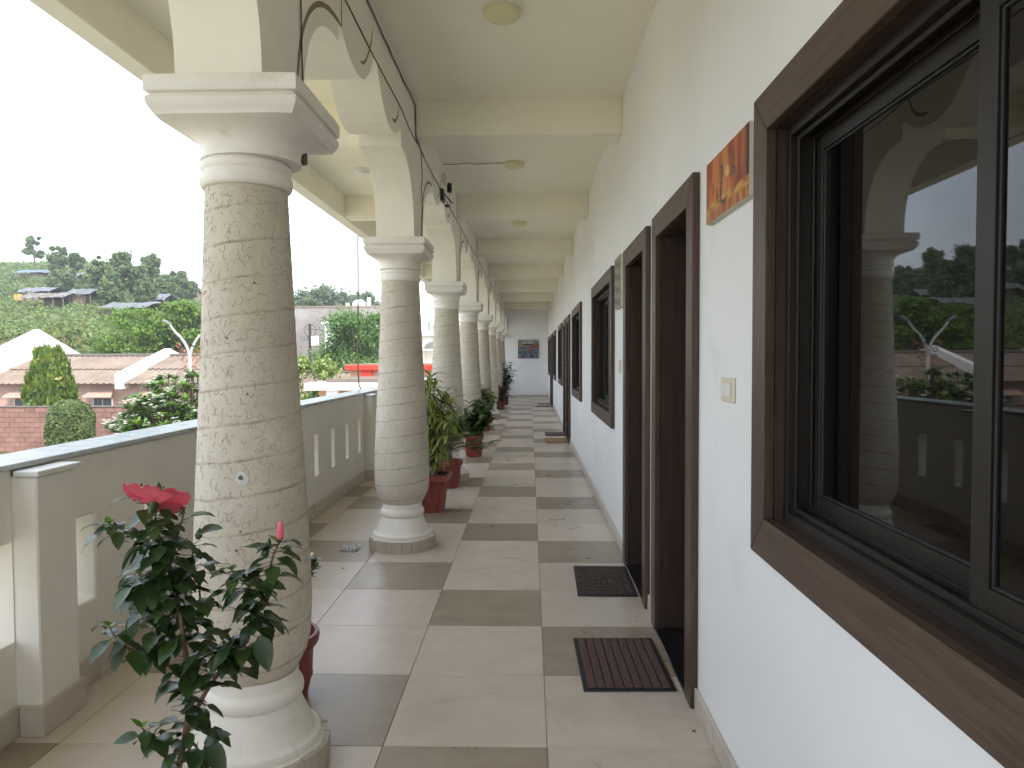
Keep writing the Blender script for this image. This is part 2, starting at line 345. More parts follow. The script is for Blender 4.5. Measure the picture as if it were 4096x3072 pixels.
block = MB().box((XW+.35, YB, -3.2), (9.0, YE+.22, ZC+.16)).build('building_block', M['wall'], base=(5, 10, -3.2)); tag(block, kind='structure')
lower = MB().box((-2.15, YB, -3.2), (XW+.3, YE, -.302)).build('lower_storey', M['parapet'], base=(0, 10, -3.2)); tag(lower, kind='structure')

# ------------------------------------------------------------------ doors
def casing(parent, y0, y1, z0, z1, wd, bottom):
    x0, x1 = XC, XW-.001
    def board(pts, mat):
        b = MB(); n = len(pts)
        b.add([(x0, p[0], p[1]) for p in pts]+[(x1, p[0], p[1]) for p in pts], [tuple(range(n)), tuple(range(2*n-1, n-1, -1))]+[(i, i+n, (i+1) % n+n, (i+1) % n) for i in range(n)])
        o = b.build('casing_board', mat, parent); md = o.modifiers.new('bevel', 'BEVEL'); md.width = .0025; md.segments = 1; return o
    g = .0006; zb = z0 if not bottom else z0+wd
    board([(y0, z0), (y0+wd, zb), (y0+wd, z1-wd), (y0, z1)], M['woodv'])
    board([(y1, z0), (y1, z1), (y1-wd, z1-wd), (y1-wd, zb)], M['woodv'])
    board([(y0+g, z1), (y0+wd+g, z1-wd), (y1-wd-g, z1-wd), (y1-g, z1)], M['woodh'])
    if bottom: board([(y0+g, z0), (y1-g, z0), (y1-wd-g, z0+wd), (y0+wd+g, z0+wd)], M['woodh'])
doorlab = ['nearest brown wooden door behind the ribbed doormat', 'second brown wooden door behind the basket weave doormat', 'third brown wooden door beside the tan coir mat',
           'fourth brown wooden door beside the grey patterned mat', 'second to last brown door near the far end wall', 'farthest brown door near the end wall painting']
for k, (a, b) in enumerate(DO):
    d = empty('door', (XC, (a+b)/2, 0), doorlab[k], 'door', 'brown doors along the corridor wall')
    casing(d, a, b, .001, ZT, .115, False)
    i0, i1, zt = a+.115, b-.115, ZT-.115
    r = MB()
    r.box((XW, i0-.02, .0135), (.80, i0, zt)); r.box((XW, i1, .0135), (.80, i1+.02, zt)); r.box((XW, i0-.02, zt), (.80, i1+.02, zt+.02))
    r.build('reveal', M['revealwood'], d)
    lf = MB().box((.802, i0-.018, .012), (.842, i1+.018, zt+.018), bev=.002).build('door_leaf', M['leafwood'], d)
    h = MB(); yh = i0+.07
    h.box((.795, yh-.02, .93), (.802, yh+.02, 1.10), bev=.002); h.tube([(.80, yh, 1.03), (.765, yh, 1.03), (.760, yh+.01, 1.03), (.760, yh+.11, 1.03)], .008, 8)
    h.build('handle', M['steel'], lf)
    MB().box((XC+.002, i0, .0005), (.80, i1, .0125), bev=.002).build('threshold', M['sill'], d)
# ------------------------------------------------------------------ windows
winlab = ['large nearest window reflecting a column and the hillside', 'window just past the second door', 'third window along the corridor wall', 'fourth window just past the fourth door',
          'fifth window before the last two doors', 'farthest window beside the end wall']
for k, (a, b) in enumerate(WI):
    wn = empty('window', (XC, (a+b)/2, ZS), winlab[k], 'window', 'sliding windows along the corridor wall')
    casing(wn, a, b, ZS, ZT, .112, True)
    i0, i1, j0, j1 = a+.112, b-.112, ZS+.112, ZT-.112
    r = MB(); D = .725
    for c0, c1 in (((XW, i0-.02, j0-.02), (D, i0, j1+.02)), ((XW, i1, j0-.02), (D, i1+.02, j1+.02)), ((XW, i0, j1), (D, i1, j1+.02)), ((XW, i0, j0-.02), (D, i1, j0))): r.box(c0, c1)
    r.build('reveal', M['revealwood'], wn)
    fr = MB(); wdt = .028
    def ring(mb, x0, x1, y0, y1, z0, z1, w):
        mb.box((x0, y0, z0), (x1, y0+w, z1), bev=.0015); mb.box((x0, y1-w, z0), (x1, y1, z1), bev=.0015)
        mb.box((x0, y0+w, z1-w), (x1, y1-w, z1), bev=.0015); mb.box((x0, y0+w, z0), (x1, y1-w, z0+w), bev=.0015)
    ring(fr, D-.03, D+.085, i0, i1, j0, j1, wdt)
    for xx in (D-.012, D+.028, D+.066): ring(fr, xx, xx+.006, i0+wdt, i1-wdt, j0+wdt, j1-wdt, .014)
    fr.build('track_frame', M['bronze'], wn)
    ym = (a+b)/2
    for nm, x0, y0, y1 in (('sash', D-.004, i0+wdt+.002, ym+.024), ('sash', D+.036, ym-.024, i1-wdt-.002)):
        s = MB(); ring(s, x0, x0+.026, y0, y1, j0+wdt+.004, j1-wdt-.004, .048)
        so_ = s.build(nm, M['bronze'], wn)
        gk = MB(); ring(gk, x0+.005, x0+.021, y0+.048, y1-.048, j0+wdt+.052, j1-wdt-.052, .006); gk.build('gasket', M['rubber'], so_)
        MB().box((x0+.010, y0+.046, j0+wdt+.05), (x0+.015, y1-.046, j1-wdt-.05)).build('pane', M['glass'], so_)
    MB().box((D+.084, i0-.018, j0-.018), (D+.088, i1+.018, j1+.018)).build('blind', M['rubber'], wn)

# ------------------------------------------------------------------ columns
def shaft_r(z):
    P = [(.33, .144), (.36, .163), (.40, .185), (.45, .198), (.52, .2035), (.60, .2045), (.76, .200), (1.07, .184), (1.39, .1655), (1.69, .152), (1.995, .139)]
    return float(np.interp(z, [p[0] for p in P], [p[1] for p in P]))
def sq_ring(z, hx, hy, p, n=48):
    out = []
    for j in range(n):
        a = 2*math.pi*j/n; c, s_ = math.cos(a), math.sin(a)
        k = (abs(c)**p+abs(s_)**p)**(-1/p); out.append((hx*k*c, hy*k*s_, z))
    return out
def make_column(loc, label):
    c = empty('column', loc, label, 'column', 'inscribed veranda columns'); O = Vector(loc)
    sh = lambda pts: [[(p[0]+O.x, p[1]+O.y, p[2]+O.z) for p in r_] for r_ in pts]
    pl = MB(); n = 22
    for j in range(n):
        a0, a1 = 2*math.pi*(j+.02)/n, 2*math.pi*(j+.98)/n; h = .082+random.uniform(-.003, .004)
        ring = lambda r_, z: [(r_*math.cos(a0), r_*math.sin(a0), z), (r_*math.cos(a1), r_*math.sin(a1), z)]
        p = ring(.252, .001)+ring(.252, h); q = ring(.225, .001)+ring(.225, h)
        pl.add([(x+O.x, y_+O.y, z+O.z) for x, y_, z in p+q], [(0, 1, 3, 2), (2, 3, 7, 6), (0, 2, 6, 4), (1, 5, 7, 3)])
    pl.build('plinth', M['plinth'], c)
    MB().lathe([(.0005, .249), (.072, .249), (.0785, .245)], O, 44).build('plinth_core', M['joint'], c)
    b = MB().lathe([(.074, .236), (.082, .232), (.088, .222), (.095, .222), (.105, .224), (.115, .219), (.120, .205), (.130, .198), (.155, .186), (.19, .170), (.225, .156), (.236, .151), (.240, .157), (.250, .163), (.265, .1655), (.28, .163), (.292, .156), (.296, .149), (.310, .147), (.335, .148)], O, 48).build('base', M['capital'], c)
    smooth_angle(b, 40)
    zs_ = np.concatenate([np.linspace(.333, .62, 18), np.linspace(.68, 1.99, 60)])
    s = MB().lathe([(float(z), shaft_r(z)) for z in zs_], O, 56).build('shaft', M['shaft'], c, smooth=True)
    nk = MB().lathe([(1.982, .138), (1.985, .144), (1.995, .1495), (2.01, .1515), (2.024, .149), (2.032, .142), (2.036, .1405), (2.040, .145), (2.052, .1485), (2.064, .146), (2.070, .140), (2.074, .138)], O, 48).build('neck_ring', M['capital'], c)
    smooth_angle(nk, 45)
    rr = [(2.073, .1535, .1535, 2), (2.080, .1545, .1545, 2), (2.088, .151, .151, 2), (2.11, .152, .153, 2), (2.128, .156, .159, 2.1), (2.142, .164, .172, 2.4), (2.153, .176, .19, 3), (2.161, .190, .212, 5), (2.166, .203, .23, 9)]
    cp = MB().rings(sh([sq_ring(z, hx, hy, p) for z, hx, hy, p in rr]), True, (True, False))
    rr2 = [(2.166, .203, .230, 9), (2.169, .208, .238, 18), (2.178, .2085, .239, 40), (2.184, .212, .243, 60), (2.200, .219, .252, 60), (2.214, .221, .255, 60), (2.222, .218, .251, 60), (2.227, .208, .241, 60), (2.231, .208, .241, 60), (2.234, .220, .255, 60), (2.238, .2225, .258, 60), (2.278, .2225, .258, 60), (2.2835, .2195, .255, 60)]
    cp.rings(sh([sq_ring(z, hx, hy, p) for z, hx, hy, p in rr2]), True, (False, True))
    k = cp.build('capital', M['capital'], c); smooth_angle(k, 38)
    return c
COLLAB = ['column behind the camera beside the nearest window', 'nearest inscribed column, behind the pink hibiscus', 'second inscribed column, beside the square red planter', 'third inscribed column, behind the fan palm pot', 'fourth inscribed column along the row',
          'fifth inscribed column, behind the yellowish potted plant', 'sixth inscribed column along the row', 'seventh inscribed column, beside the dark cordyline', 'eighth inscribed column near the end wall', 'half column standing against the end wall']
col0 = make_column((-.962, CY[1], 0), COLLAB[1])
# curling strokes scratched into the plaster of the shaft, shared by every shaft
def strokes():
    mb = MB(); rnd = random.Random(3)
    seen = []
    for i in range(5200):
        a = rnd.uniform(0, 2*math.pi); z = rnd.uniform(.40, 1.97); s = rnd.uniform(.006, .0145)
        px_, pm = a*.17, s*1.15
        if any(abs(z-q[1]) < pm+q[2] and (z-q[1])**2+min(abs(px_-q[0]), 1.068-abs(px_-q[0]))**2 < (pm+q[2])**2 for q in seen): continue
        seen.append((px_, z, pm))
        kind = rnd.random(); n = rnd.randint(7, 12); ph = rnd.uniform(0, 6.28); turn = rnd.uniform(2.0, 5.2)*rnd.choice((-1, 1))
        if kind < .25: turn *= .3; s *= 1.2
        el = rnd.uniform(.8, 1.5); pts = []; x = yv = 0; step = s*abs(turn)/n if kind >= .25 else s*1.4/n
        for j in range(n+1):
            t = j/n; an = ph+turn*t*(1+(.5*math.sin(5*t) if kind > .7 else 0)); pts.append((x, yv)); x += step*math.cos(an); yv += step*math.sin(an)*el
        wd = rnd.uniform(.0006, .0012); P = []
        for j, (px, pz) in enumerate(pts):
            q0, q1 = pts[max(j-1, 0)], pts[min(j+1, n)]; dx, dz = q1[0]-q0[0], q1[1]-q0[1]; l = math.hypot(dx, dz) or 1
            nx, nz_ = -dz/l, dx/l; k = wd*(1 if 0 < j < n else .3)
            row = []
            for sgn, up in ((-1, .0004), (0, .0012), (1, .0004)):
                zz = min(max(z+pz+nz_*k*sgn, .36), 1.985); r_ = shaft_r(zz); aa = a+(px+nx*k*sgn)/r_
                row.append(((r_+up)*math.cos(aa), (r_+up)*math.sin(aa), zz))
            P.append(row)
        b0 = len(mb.v); mb.v += [p for r_ in P for p in r_]
        for j in range(n):
            for e in (0, 1): mb.f.append((b0+j*3+e, b0+j*3+e+1, b0+(j+1)*3+e+1, b0+(j+1)*3+e)); mb.m.append(0)
    return mb
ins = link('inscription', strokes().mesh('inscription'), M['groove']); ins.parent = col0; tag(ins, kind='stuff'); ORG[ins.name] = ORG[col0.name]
for k, y in enumerate(CY):
    if k != 1: 
        c = copy_tree(col0, None, (-.967 if k else -.95, y, 0), COLLAB[k])
        c.rotation_euler.z = 0
for ch in col0.children:                       # the nearest column is a little slimmer and its capital broader, as hand plastered
    if ch.name.startswith(('shaft', 'inscription')): ch.scale = (.955, .955, 1)
    if ch.name.startswith('capital'): ch.scale = (1.072, 1, 1); ch.location.x = .018

def chip(z, a, rad, name, mat, lift):
    rn = random.Random(int(z*100)); r_ = shaft_r(z)*.955+lift; mb = MB(); P = [(r_*math.cos(a), r_*math.sin(a), z)]
    for k in range(11):
        q = rad*rn.uniform(.7, 1.25); t = k/11*2*math.pi; aa = a+q*math.cos(t)/r_; P.append((r_*math.cos(aa), r_*math.sin(aa), z+q*math.sin(t)))
    mb.add(P, [(0, k+1, (k+1) % 11+1) for k in range(11)]); o = link(name, mb.mesh(name), mat); o.parent = col0; ORG[o.name] = ORG[col0.name]
chip(1.03, R(-79.5), .021, 'chipped_plaster', M['pale_stone'], .0016); chip(1.032, R(-79.8), .008, 'drill_hole', M['joint'], .0022)
for z_, a_ in ((1.66, -62), (.86, -80), (.80, -84), (1.30, -72), (.70, -66), (1.48, -95)): chip(z_, R(a_), .004, 'drill_hole', M['joint'], .0018)

# ------------------------------------------------------------------ arcade above the columns
XI, XO = -.828, -1.101
LOBE = [(0, 3.045), (.03, 3.02), (.07, 2.975), (.12, 2.925), (.18, 2.872), (.25, 2.826), (.33, 2.797), (.42, 2.786), (.51, 2.791), (.60, 2.812), (.68, 2.848), (.735, 2.885), (.77, 2.895)]
def arch_half(span):
    k = span/1.275; P = [(d*k, z) for d, z in LOBE]
    a, b = 1.275*k-.775*k, .50
    for i in range(0, 15):
        t = i/14*math.pi/2; P.append((.775*k+a*math.sin(t)**.87, 2.29+b*math.cos(t)**.87))
    return P
arcade = empty('arcade', (-.965, 13, 2.29), 'scalloped cream arches carried on the row of columns', 'arcade')
shade_lines = []
for i in range(len(CY)-1):
    c0, c1 = CY[i], CY[i+1]; m = (c0+c1)/2; sp = (c1-c0)/2-.21; h = arch_half(sp)
    cur = [(m-d, z) for d, z in h[::-1]]+[(m+d, z) for d, z in h[1:]]
    e0 = c0 if i else YB; e1 = c1 if i < len(CY)-2 else YE
    poly = [(e0, 2.2835), (cur[0][0], 2.2835)]+cur[0:]+[(cur[-1][0], 2.2835), (e1, 2.2835)]
    mb = MB(); zt = ZC+.02
    for (y0, z0), (y1, z1) in zip(poly, poly[1:]):
        if abs(y1-y0) > 1e-6:
            mb.add([(XI, y0, z0), (XI, y1, z1), (XI, y1, zt), (XI, y0, zt)], [(0, 1, 2, 3)]); mb.add([(XO, y0, z0), (XO, y1, z1), (XO, y1, zt), (XO, y0, zt)], [(3, 2, 1, 0)])
        mb.add([(XI, y0, z0), (XI, y1, z1), (XO, y1, z1), (XO, y0, z0)], [(3, 2, 1, 0)])
    ar = mb.build('arch', M['arch'], arcade)
    def ribbon(pts, wd):
        b = MB(); P = []
        for j, p in enumerate(pts):
            q0, q1 = pts[max(j-1, 0)], pts[min(j+1, len(pts)-1)]; dx, dz = q1[0]-q0[0], q1[1]-q0[1]; l = math.hypot(dx, dz) or 1
            k = wd*(.5 if j in (0, len(pts)-1) else 1)
            P.append([(XI+.0012, p[0]-dz/l*k, p[1]+dx/l*k), (XI+.0012, p[0]+dz/l*k, p[1]-dx/l*k)])
        b.rings(P, False); b.build('groove_shade_line', M['brown_line'], ar)  # one-sided shading of the grooves, put in as brown strips
    if i:
        k = sp/1.275
        ribbon([(m-.715*k, 3.02), (m-.712*k, 2.95), (m-.714*k, 2.882)], .009)
        ribbon([(m-(.715+.635*math.sin(t)**.87)*k, 2.295+.585*math.cos(t)**.87) for t in [x/16*math.pi/2 for x in range(17)]], .011)
        ribbon([(m-.36*k, 2.872), (m-.30*k, 2.885), (m-.23*k, 2.93), (m-.16*k, 3.0), (m-.10*k, 3.08), (m-.06*k, 3.165)], .009)
        ribbon([(m+.47*k, 2.865), (m+.53*k, 2.868), (m+.60*k, 2.895), (m+.66*k, 2.945), (m+.705*k, 3.03)], .010)

# ------------------------------------------------------------------ parapet of the gallery
PIL = [-.35, 2.765, 5.64, 8.525, 11.6, 14.7, 17.75, 20.8, 23.85]
plab = ['behind the camera', 'at the left edge of the view', 'between the first and second pier of the railing', 'between the second and third column']
for i in range(len(PIL)+1):
    y0 = YB if i == 0 else PIL[i-1]+.118; y1 = PIL[i]-.118 if i < len(PIL) else YE-.001
    p = empty('parapet', (-2.04, (y0+y1)/2, 0), 'slotted cream parapet wall with grey granite coping, %s' % (['behind the camera', 'at the left edge beyond the near pier', 'behind the pink hibiscus', 'between first and second column gap', 'behind the third column', 'behind the fourth column', 'behind the fifth column', 'behind the sixth column', 'behind the seventh column', 'next to the end wall'][i]), 'parapet', 'slotted parapet walls')
    hl = []
    if i == 1: hl = [(y1-.62, y1-.003, .36, .735), (y1-1.3, y1-.9, .36, .735)]
    else:
        s0 = y0+(y1-y0-4*.555-.137)/2 if i else y0+.2
        hl = [(s0+.555*k, s0+.555*k+.137, .36, .735) for k in range(5) if s0+.555*k+.14 < y1]
    ysn = [y0, y1]+[v for h in hl for v in h[:2]]; zsn = [0, 1.005, .36, .735]
    pw = grid_wall(ysn, zsn, hl, -2.15, -1.93).build('slotted_wall', M['parapet'], p)
    md = pw.modifiers.new('weld', 'WELD'); md.merge_threshold = .0005
    md = pw.modifiers.new('bevel', 'BEVEL'); md.width = .012; md.segments = 3; md.limit_method = 'ANGLE'; md.angle_limit = R(50)
    MB().box((-2.165, y0-.118, 1.0055), (-1.918, y1+.118, 1.027), bev=.003).build('coping', M['granite'], p)
    q = y0
    while q < y1-.01:
        e = min(q+.6, y1); MB().box((-1.9295, q+.001, .0005), (-1.915, e-.001, .118), bev=.002).build('skirting', M['skirt'], p); q = e
plab = ['behind the camera', 'nearest the camera at the left edge', 'behind the nearest column', 'left of the second column', 'behind the third column', 'behind the fourth column', 'behind the fifth column', 'behind the sixth column', 'behind the seventh column']
for i, y in enumerate(PIL):
    p = empty('parapet_pier', (-1.95, y, 0), 'square cream parapet pier with pale cap, %s' % plab[i], 'pier', 'parapet piers')
    MB().box((-2.15, y-.117, 0), (-1.835, y+.117, .9795), bev=.006).build('shaft', M['parapet'], p)
    MB().box((-1.914, y-.131, .980), (-1.818, y+.131, 1.001), bev=.003).build('cap', M['pale_stone'], p)
    MB().box((-1.913, y-.131, .0005), (-1.821, y+.131, .118), bev=.002).build('skirting', M['skirt'], p)
# ------------------------------------------------------------------ ceiling lamps, switches, cables
LY = [3.97, 7.02, 10.05, 13.1, 16.15, 19.2, 22.25]
ll = ['round ceiling lamp nearest the camera', 'second round ceiling lamp with a wire leading to it', 'third round ceiling lamp', 'fourth round ceiling lamp', 'fifth round ceiling lamp', 'sixth round ceiling lamp', 'farthest round ceiling lamp']
for k, y in enumerate(LY):
    l = empty('ceiling_lamp', (-.145, y, ZC), ll[k], 'lamp', 'round ceiling lamps down the corridor')
    MB().lathe([(-.012, .098), (-.010, .101), (-.0005, .101)], (-.145, y, ZC), 32).build('base_plate', M['cream_plastic'], l, smooth=False)
    o = MB().lathe([(-.050, .03), (-.0495, .06), (-.046, .082), (-.038, .093), (-.0125, .096)], (-.145, y, ZC), 32, (True, False)).build('lamp_cover', M['lampglass'], l); smooth_angle(o, 50)
for k, y in enumerate([7.2, 10.3]):
    l = empty('ceiling_detector', (-1.66, y, ZC), ['round vented white ceiling fitting over the outer bay', 'farther vented white ceiling fitting over the outer bay'][k], 'detector', 'vented ceiling fittings')
    o = MB().lathe([(-.055, .03), (-.052, .06), (-.035, .075), (-.03, .085), (-.0005, .088)], (-1.66, y, ZC), 28).build('housing', M['white_plastic'], l); smooth_angle(o, 40)
    v = MB()
    for j in range(16):
        a = j*math.pi/8; v.box((-1.66+.080*math.cos(a)-.004, y+.080*math.sin(a)-.004, ZC-.033), (-1.66+.080*math.cos(a)+.004, y+.080*math.sin(a)+.004, ZC-.023))
    v.build('vent', M['black'], l)
def switch(y0, y1, z0, z1, n, label):
    s = empty('switch_plate', (XW, (y0+y1)/2, z0), label, 'switch', 'light switch plates on the wall')
    MB().box((XW-.010, y0, z0), (XW-.0005, y1, z1), bev=.003).build('plate', M['cream_plastic'], s)
    MB().box((XW-.012, y0+.012, z0+.012), (XW-.0102, y1-.012, z1-.012), bev=.001).build('inner_frame', M['cream_plastic'], s)
    st = (y1-y0-.03)/n
    for i in range(n): MB().box((XW-.0175, y0+.017+st*i, z0+.02), (XW-.0122, y0+.013+st*(i+1), z1-.02), bev=.002).build('rocker', M['white_plastic'], s)
switch(2.385, 2.535, 1.263, 1.345, 3, 'cream switch plate between the nearest window and door')
switch(5.36, 5.47, 1.30, 1.40, 2, 'cream switch plate between second door and second window')
switch(14.5, 14.64, 1.28, 1.37, 2, 'cream switch plate past the fourth door')
# cables along the arcade
def cable(name, pts, r, mat, label, sag=0):
    P = []
    for (a, b) in zip(pts, pts[1:]):
        a, b = Vector(a), Vector(b); n = max(2, int((b-a).length/.12))
        for i in range(n): 
            t = i/n; q = a.lerp(b, t); q.z -= sag*4*t*(1-t)+.006*math.sin(len(P)*.9+len(P)**1.5); P.append(q)
    P.append(Vector(pts[-1])); o = MB().tube(P, r, 5).build(name, mat, base=pts[0]); return tag(o, label, 'cable')
xs = XI+.005
cable('black_cable', [(xs, YB, 3.03), (xs, -.5, 3.03), (xs, 2.5, 3.035), (xs, 4.75, 3.02), (xs, 5.5, 3.0), (xs, 6.6, 2.985), (xs, 8.5, 2.985), (xs, 11.5, 3.0), (xs, 17, 3.0), (xs, 26, 3.0)], .0032, M['cable'], 'black cable running along the arcade above the arches', .012)
cable('grey_conduit', [(xs+.002, -.5, 3.255), (xs+.002, 2.36, 3.25), (xs+.002, 3.66, 3.24), (xs+.002, 5.30, 3.245), (xs+.002, 5.318, 3.02), (xs+.004, 5.7, 2.99)], .006, M['cable_grey'], 'grey conduit following the ceiling edge down to the beam', .01)
cable('thin_dark_line', [(xs, 2.68, 2.295), (xs, 2.66, 2.5), (xs, 2.655, 2.8), (xs, 2.645, 3.03)], .003, M['cable'], 'dark jagged crack line rising from the nearest capital')  # a dark tube drawn in place of a rough crack in the plaster
cable('thin_dark_line', [(xs, 5.62, 2.295), (xs, 5.60, 2.42), (xs, 5.63, 2.56), (xs, 5.625, 2.66), (xs, 5.57, 2.70), (xs, 5.60, 2.74), (xs, 5.64, 2.83), (xs, 5.60, 2.92), (xs, 5.58, 2.99)], .003, M['cable'], 'thin looping wire rising from the second capital')
cable('lamp_wire', [(xs, 6.98, 3.262), (-.6, 7.0, ZC-.008), (-.4, 7.02, ZC-.006), (-.25, 7.0, ZC-.006)], .003, M['cable'], 'thin wire crossing the ceiling to the second lamp')
for k, y0 in enumerate((8.66, 11.73, 14.82)):
    cable('thin_dark_line', [(xs, y0, 2.295), (xs, y0-.02, 2.7), (xs, y0+.10, 2.86), (xs, y0+.12, 2.98)], .003, M['cable'], 'thin wire rising from the %s capital' % ('third', 'fourth', 'fifth')[k])
r = cable('hanging_rope', [(-2.235, 9.5, 3.02), (-2.235, 9.48, 2.4), (-2.235, 9.44, 1.7), (-2.23, 9.40, 1.25), (-2.22, 9.41, 1.08), (-2.20, 9.46, .99)], .010, pmat('old_rope', (.16, .12, .085), .9, .3, 30, .3, 60), 'frayed brown rope hanging outside from the roof edge')
cm = empty('junction_box', (xs, 6.98, 3.1), 'cream junction box with cables on the arcade wall', 'box')
MB().box((XI+.0005, 6.93, 3.08), (XI+.04, 7.05, 3.17), bev=.003).build('box_body', M['cream_plastic'], cm)
ad = empty('power_adapter', (xs, 7.4, 3.08), 'black power adapter plugged in above the second arch', 'adapter')
MB().box((XI+.0005, 7.36, 3.09), (XI+.045, 7.43, 3.18), bev=.006).build('adapter_body', M['black'], ad); MB().tube([(XI+.02, 7.395, 3.09), (XI+.02, 7.395, 3.04), (XI+.03, 7.39, 2.94)], .003).build('lead', M['cable'], ad)
rt = empty('wifi_router', (xs, 6.85, 2.9), 'small black wireless router with stub aerials on the arcade', 'router')
MB().box((XI+.0005, 6.80, 2.88), (XI+.03, 6.93, 2.995), bev=.004).build('case', M['black'], rt)
for dy in (0, .02): MB().tube([(XI+.02, 6.93+dy, 2.975), (XI+.05, 7.02+dy, 2.945), (XI+.085, 7.10+dy, 2.92)], .006).build('aerial', M['black'], rt)
MB().box((XI+.02, 6.98, 2.865), (XI+.06, 7.05, 2.885), bev=.004).build('plug', M['black'], rt)
pg = MB().box((-.825, 2.60, 2.108), (-.798, 2.635, 2.163), bev=.006).build('wooden_block', M['bark'], base=(-.77, 2.62, 2.07)); tag(pg, 'small brown wooden block stuck under the nearest capital', 'block')
# ------------------------------------------------------------------ pictures
def picture(name, label, corner, du, dv, nu, nv, th, nrm, fn, dim=1):
    c = Vector(corner); du, dv, n = Vector(du), Vector(dv), Vector(nrm)
    e = empty(name, c, label, 'painting')
    body = [c, c+du, c+du+dv, c+dv]; b = MB()
    P = [p for p in body]+[p+n*th for p in body]
    b.add(P, [(0, 3, 2, 1), (4, 5, 6, 7), (0, 1, 5, 4), (1, 2, 6, 5), (2, 3, 7, 6), (3, 0, 4, 7)])
    o = b.build('canvas', M['canvas'], e)
    vs = [c+n*(th+.0006)+du*(i/nu)+dv*(j/nv) for j in range(nv+1) for i in range(nu+1)]
    f = [(j*(nu+1)+i, j*(nu+1)+i+1, (j+1)*(nu+1)+i+1, (j+1)*(nu+1)+i) for j in range(nv) for i in range(nu)]
    me = bpy.data.meshes.new('p'); me.from_pydata(vs, [], f); at_ = me.color_attributes.new('Col', 'FLOAT_COLOR', 'POINT')
    for k in range(len(vs)):
        i, j = k % (nu+1), k//(nu+1); at_.data[k].color = (*[q*dim for q in fn(i/nu, j/nv)], 1)
    link('painted_face', me, M['paint'], e); return e
def nn(x, y, s): return mnoise.noise(Vector((x, y, s)))
def mixv(a, b, t): t = min(1, max(0, t)); return tuple(p+(q-p)*t for p, q in zip(a, b))
def figures(u, v):                     # u from the far end to the near end, v up
    st = nn(u*9, v*1.2, 2.3)+.5*nn(u*22, v*2, 5.1)
    c = mixv((.20, .028, .018), (.55, .16, .03), .5+st)
    if .28 < u < .62: c = mixv(c, (.62, .30, .05), .5*(1-abs(u-.45)/.17)+.3*nn(u*14, v*3, 1))
    if u > .86: c = mixv(c, (.06, .015, .015), (u-.86)/.1)
    if v < .30: c = mixv((.50, .24, .045), (.28, .05, .02), .5+nn(u*16, v*3, 8)) if v < .16 else mixv((.60, .32, .06), (.30, .11, .03), .5+1.2*nn(u*8, v*12, 4))
    for cx, wd, b0, b1 in ((.17, .012, .38, .62), (.40, .018, .18, .80), (.66, .014, .40, .84), (.29, .016, .24, .46)):
        x = cx+.02*math.sin(v*9+cx*20)
        if b0 < v < b1 and abs(u-x) < wd*(1.3-.6*abs(v-(b0+b1)/2)/(b1-b0)): c = mixv(c, (.035, .028, .025), .85)
    if abs(u-.46) < .05 and abs(v-.19) < .035: c = (.05, .03, .02)
    if (u-.54)**2/.002+(v-.60)**2/.006 < 1: c = mixv((.55, .26, .05), (.75, .55, .25), nn(u*30, v*30, 2)+.5)
    if abs(u-.69) < .014 and .46 < v < .60: c = (.03, .05, .14)
    return c
picture('figure_painting', 'orange and red abstract canvas beside the nearest window', (XW-.001, 2.70, 1.895), (0, -.52, -.004), (0, 0, .215), 60, 40, .022, (-1, 0, 0), figures)
def boats(u, v):
    c = (.55, .62, .58)
    if v > .77: c = mixv((.62, .66, .58), (.16, .27, .36), max(0, 1.5*nn(u*4, v*9, 3))+(.35 if u < .45 and v > .86 else 0))
    elif v > .40:
        c = mixv((.10, .22, .30), (.30, .36, .40), .5+nn(u*6+v*3, v*10, 1))
        if u < .38 and v > .69: c = (.62, .33, .03)
        if u < .36 and v < .46: c = (.36, .28, .04)
        if u > .60 and .56 < v < .66: c = (.42, .085, .035)
        if u > .72 and v > .70: c = (.36, .08, .06)
        if u > .5 and v < .50: c = mixv((.10, .22, .30), (.45, .08, .03), 1.4*max(0, nn(u*5, v*8, 6)+.2))
        if .28 < u < .46 and v > .70: c = (.02, .025, .03)
        if .44 < u < .7 and v > .72: c = (.03, .03, .04)
    else:
        a = (u-.46)/(.46-v+.05); c = mixv((.05, .16, .24), (.22, .38, .48), .5+nn(u*7+v*9, v*6-u*3, 2)*1.2)
        if .4 < abs(a) < .62: c = (.015, .02, .03)
        for q in ((.18, .10, .2), (.27, .26, .05), (.40, .36, .06), (.74, .15, .12), (.62, .24, .05), (.92, .05, .1)):
            s = 1 if u > .46 else -1
            if abs(u-q[0]) < q[2]/1.6 and abs(v-q[1]-s*(u-q[0])*.5) < .028: c = (.50, .11, .035)
    if (u-.47)**2/.0065+(v-.60)**2/.0075 < 1: c = (.62, .16, .025)
    if (u-.52)**2/.003+(v-.44)**2/.012 < 1: c = (.56, .13, .03)
    if (u-.64)**2/.006+(v-.62)**2/.006 < 1: c = (.50, .09, .025)
    if u > .66 and v > .80 and v < .86-.02*(u-.66) and (v-.80) < (u-.66)*.5: c = (.035, .05, .04)
    return c
picture('boat_painting', 'blue and orange painting of boats on the end wall', (-.436, YE-.0008, 1.42), (.765, 0, 0), (0, 0, .685), 80, 72, .03, (0, -1, 0), boats, .62)
picture('striped_painting', 'grey green canvas hung between second door and second window', (XW-.001, 5.52, 1.775), (0, -.36, 0), (0, 0, .37), 30, 30, .03, (-1, 0, 0), lambda u, v: mixv((.10, .11, .085), (.26, .25, .17), .5+.5*math.sin(v*26+3*u)+.4*nn(u*8, v*8, 3)))
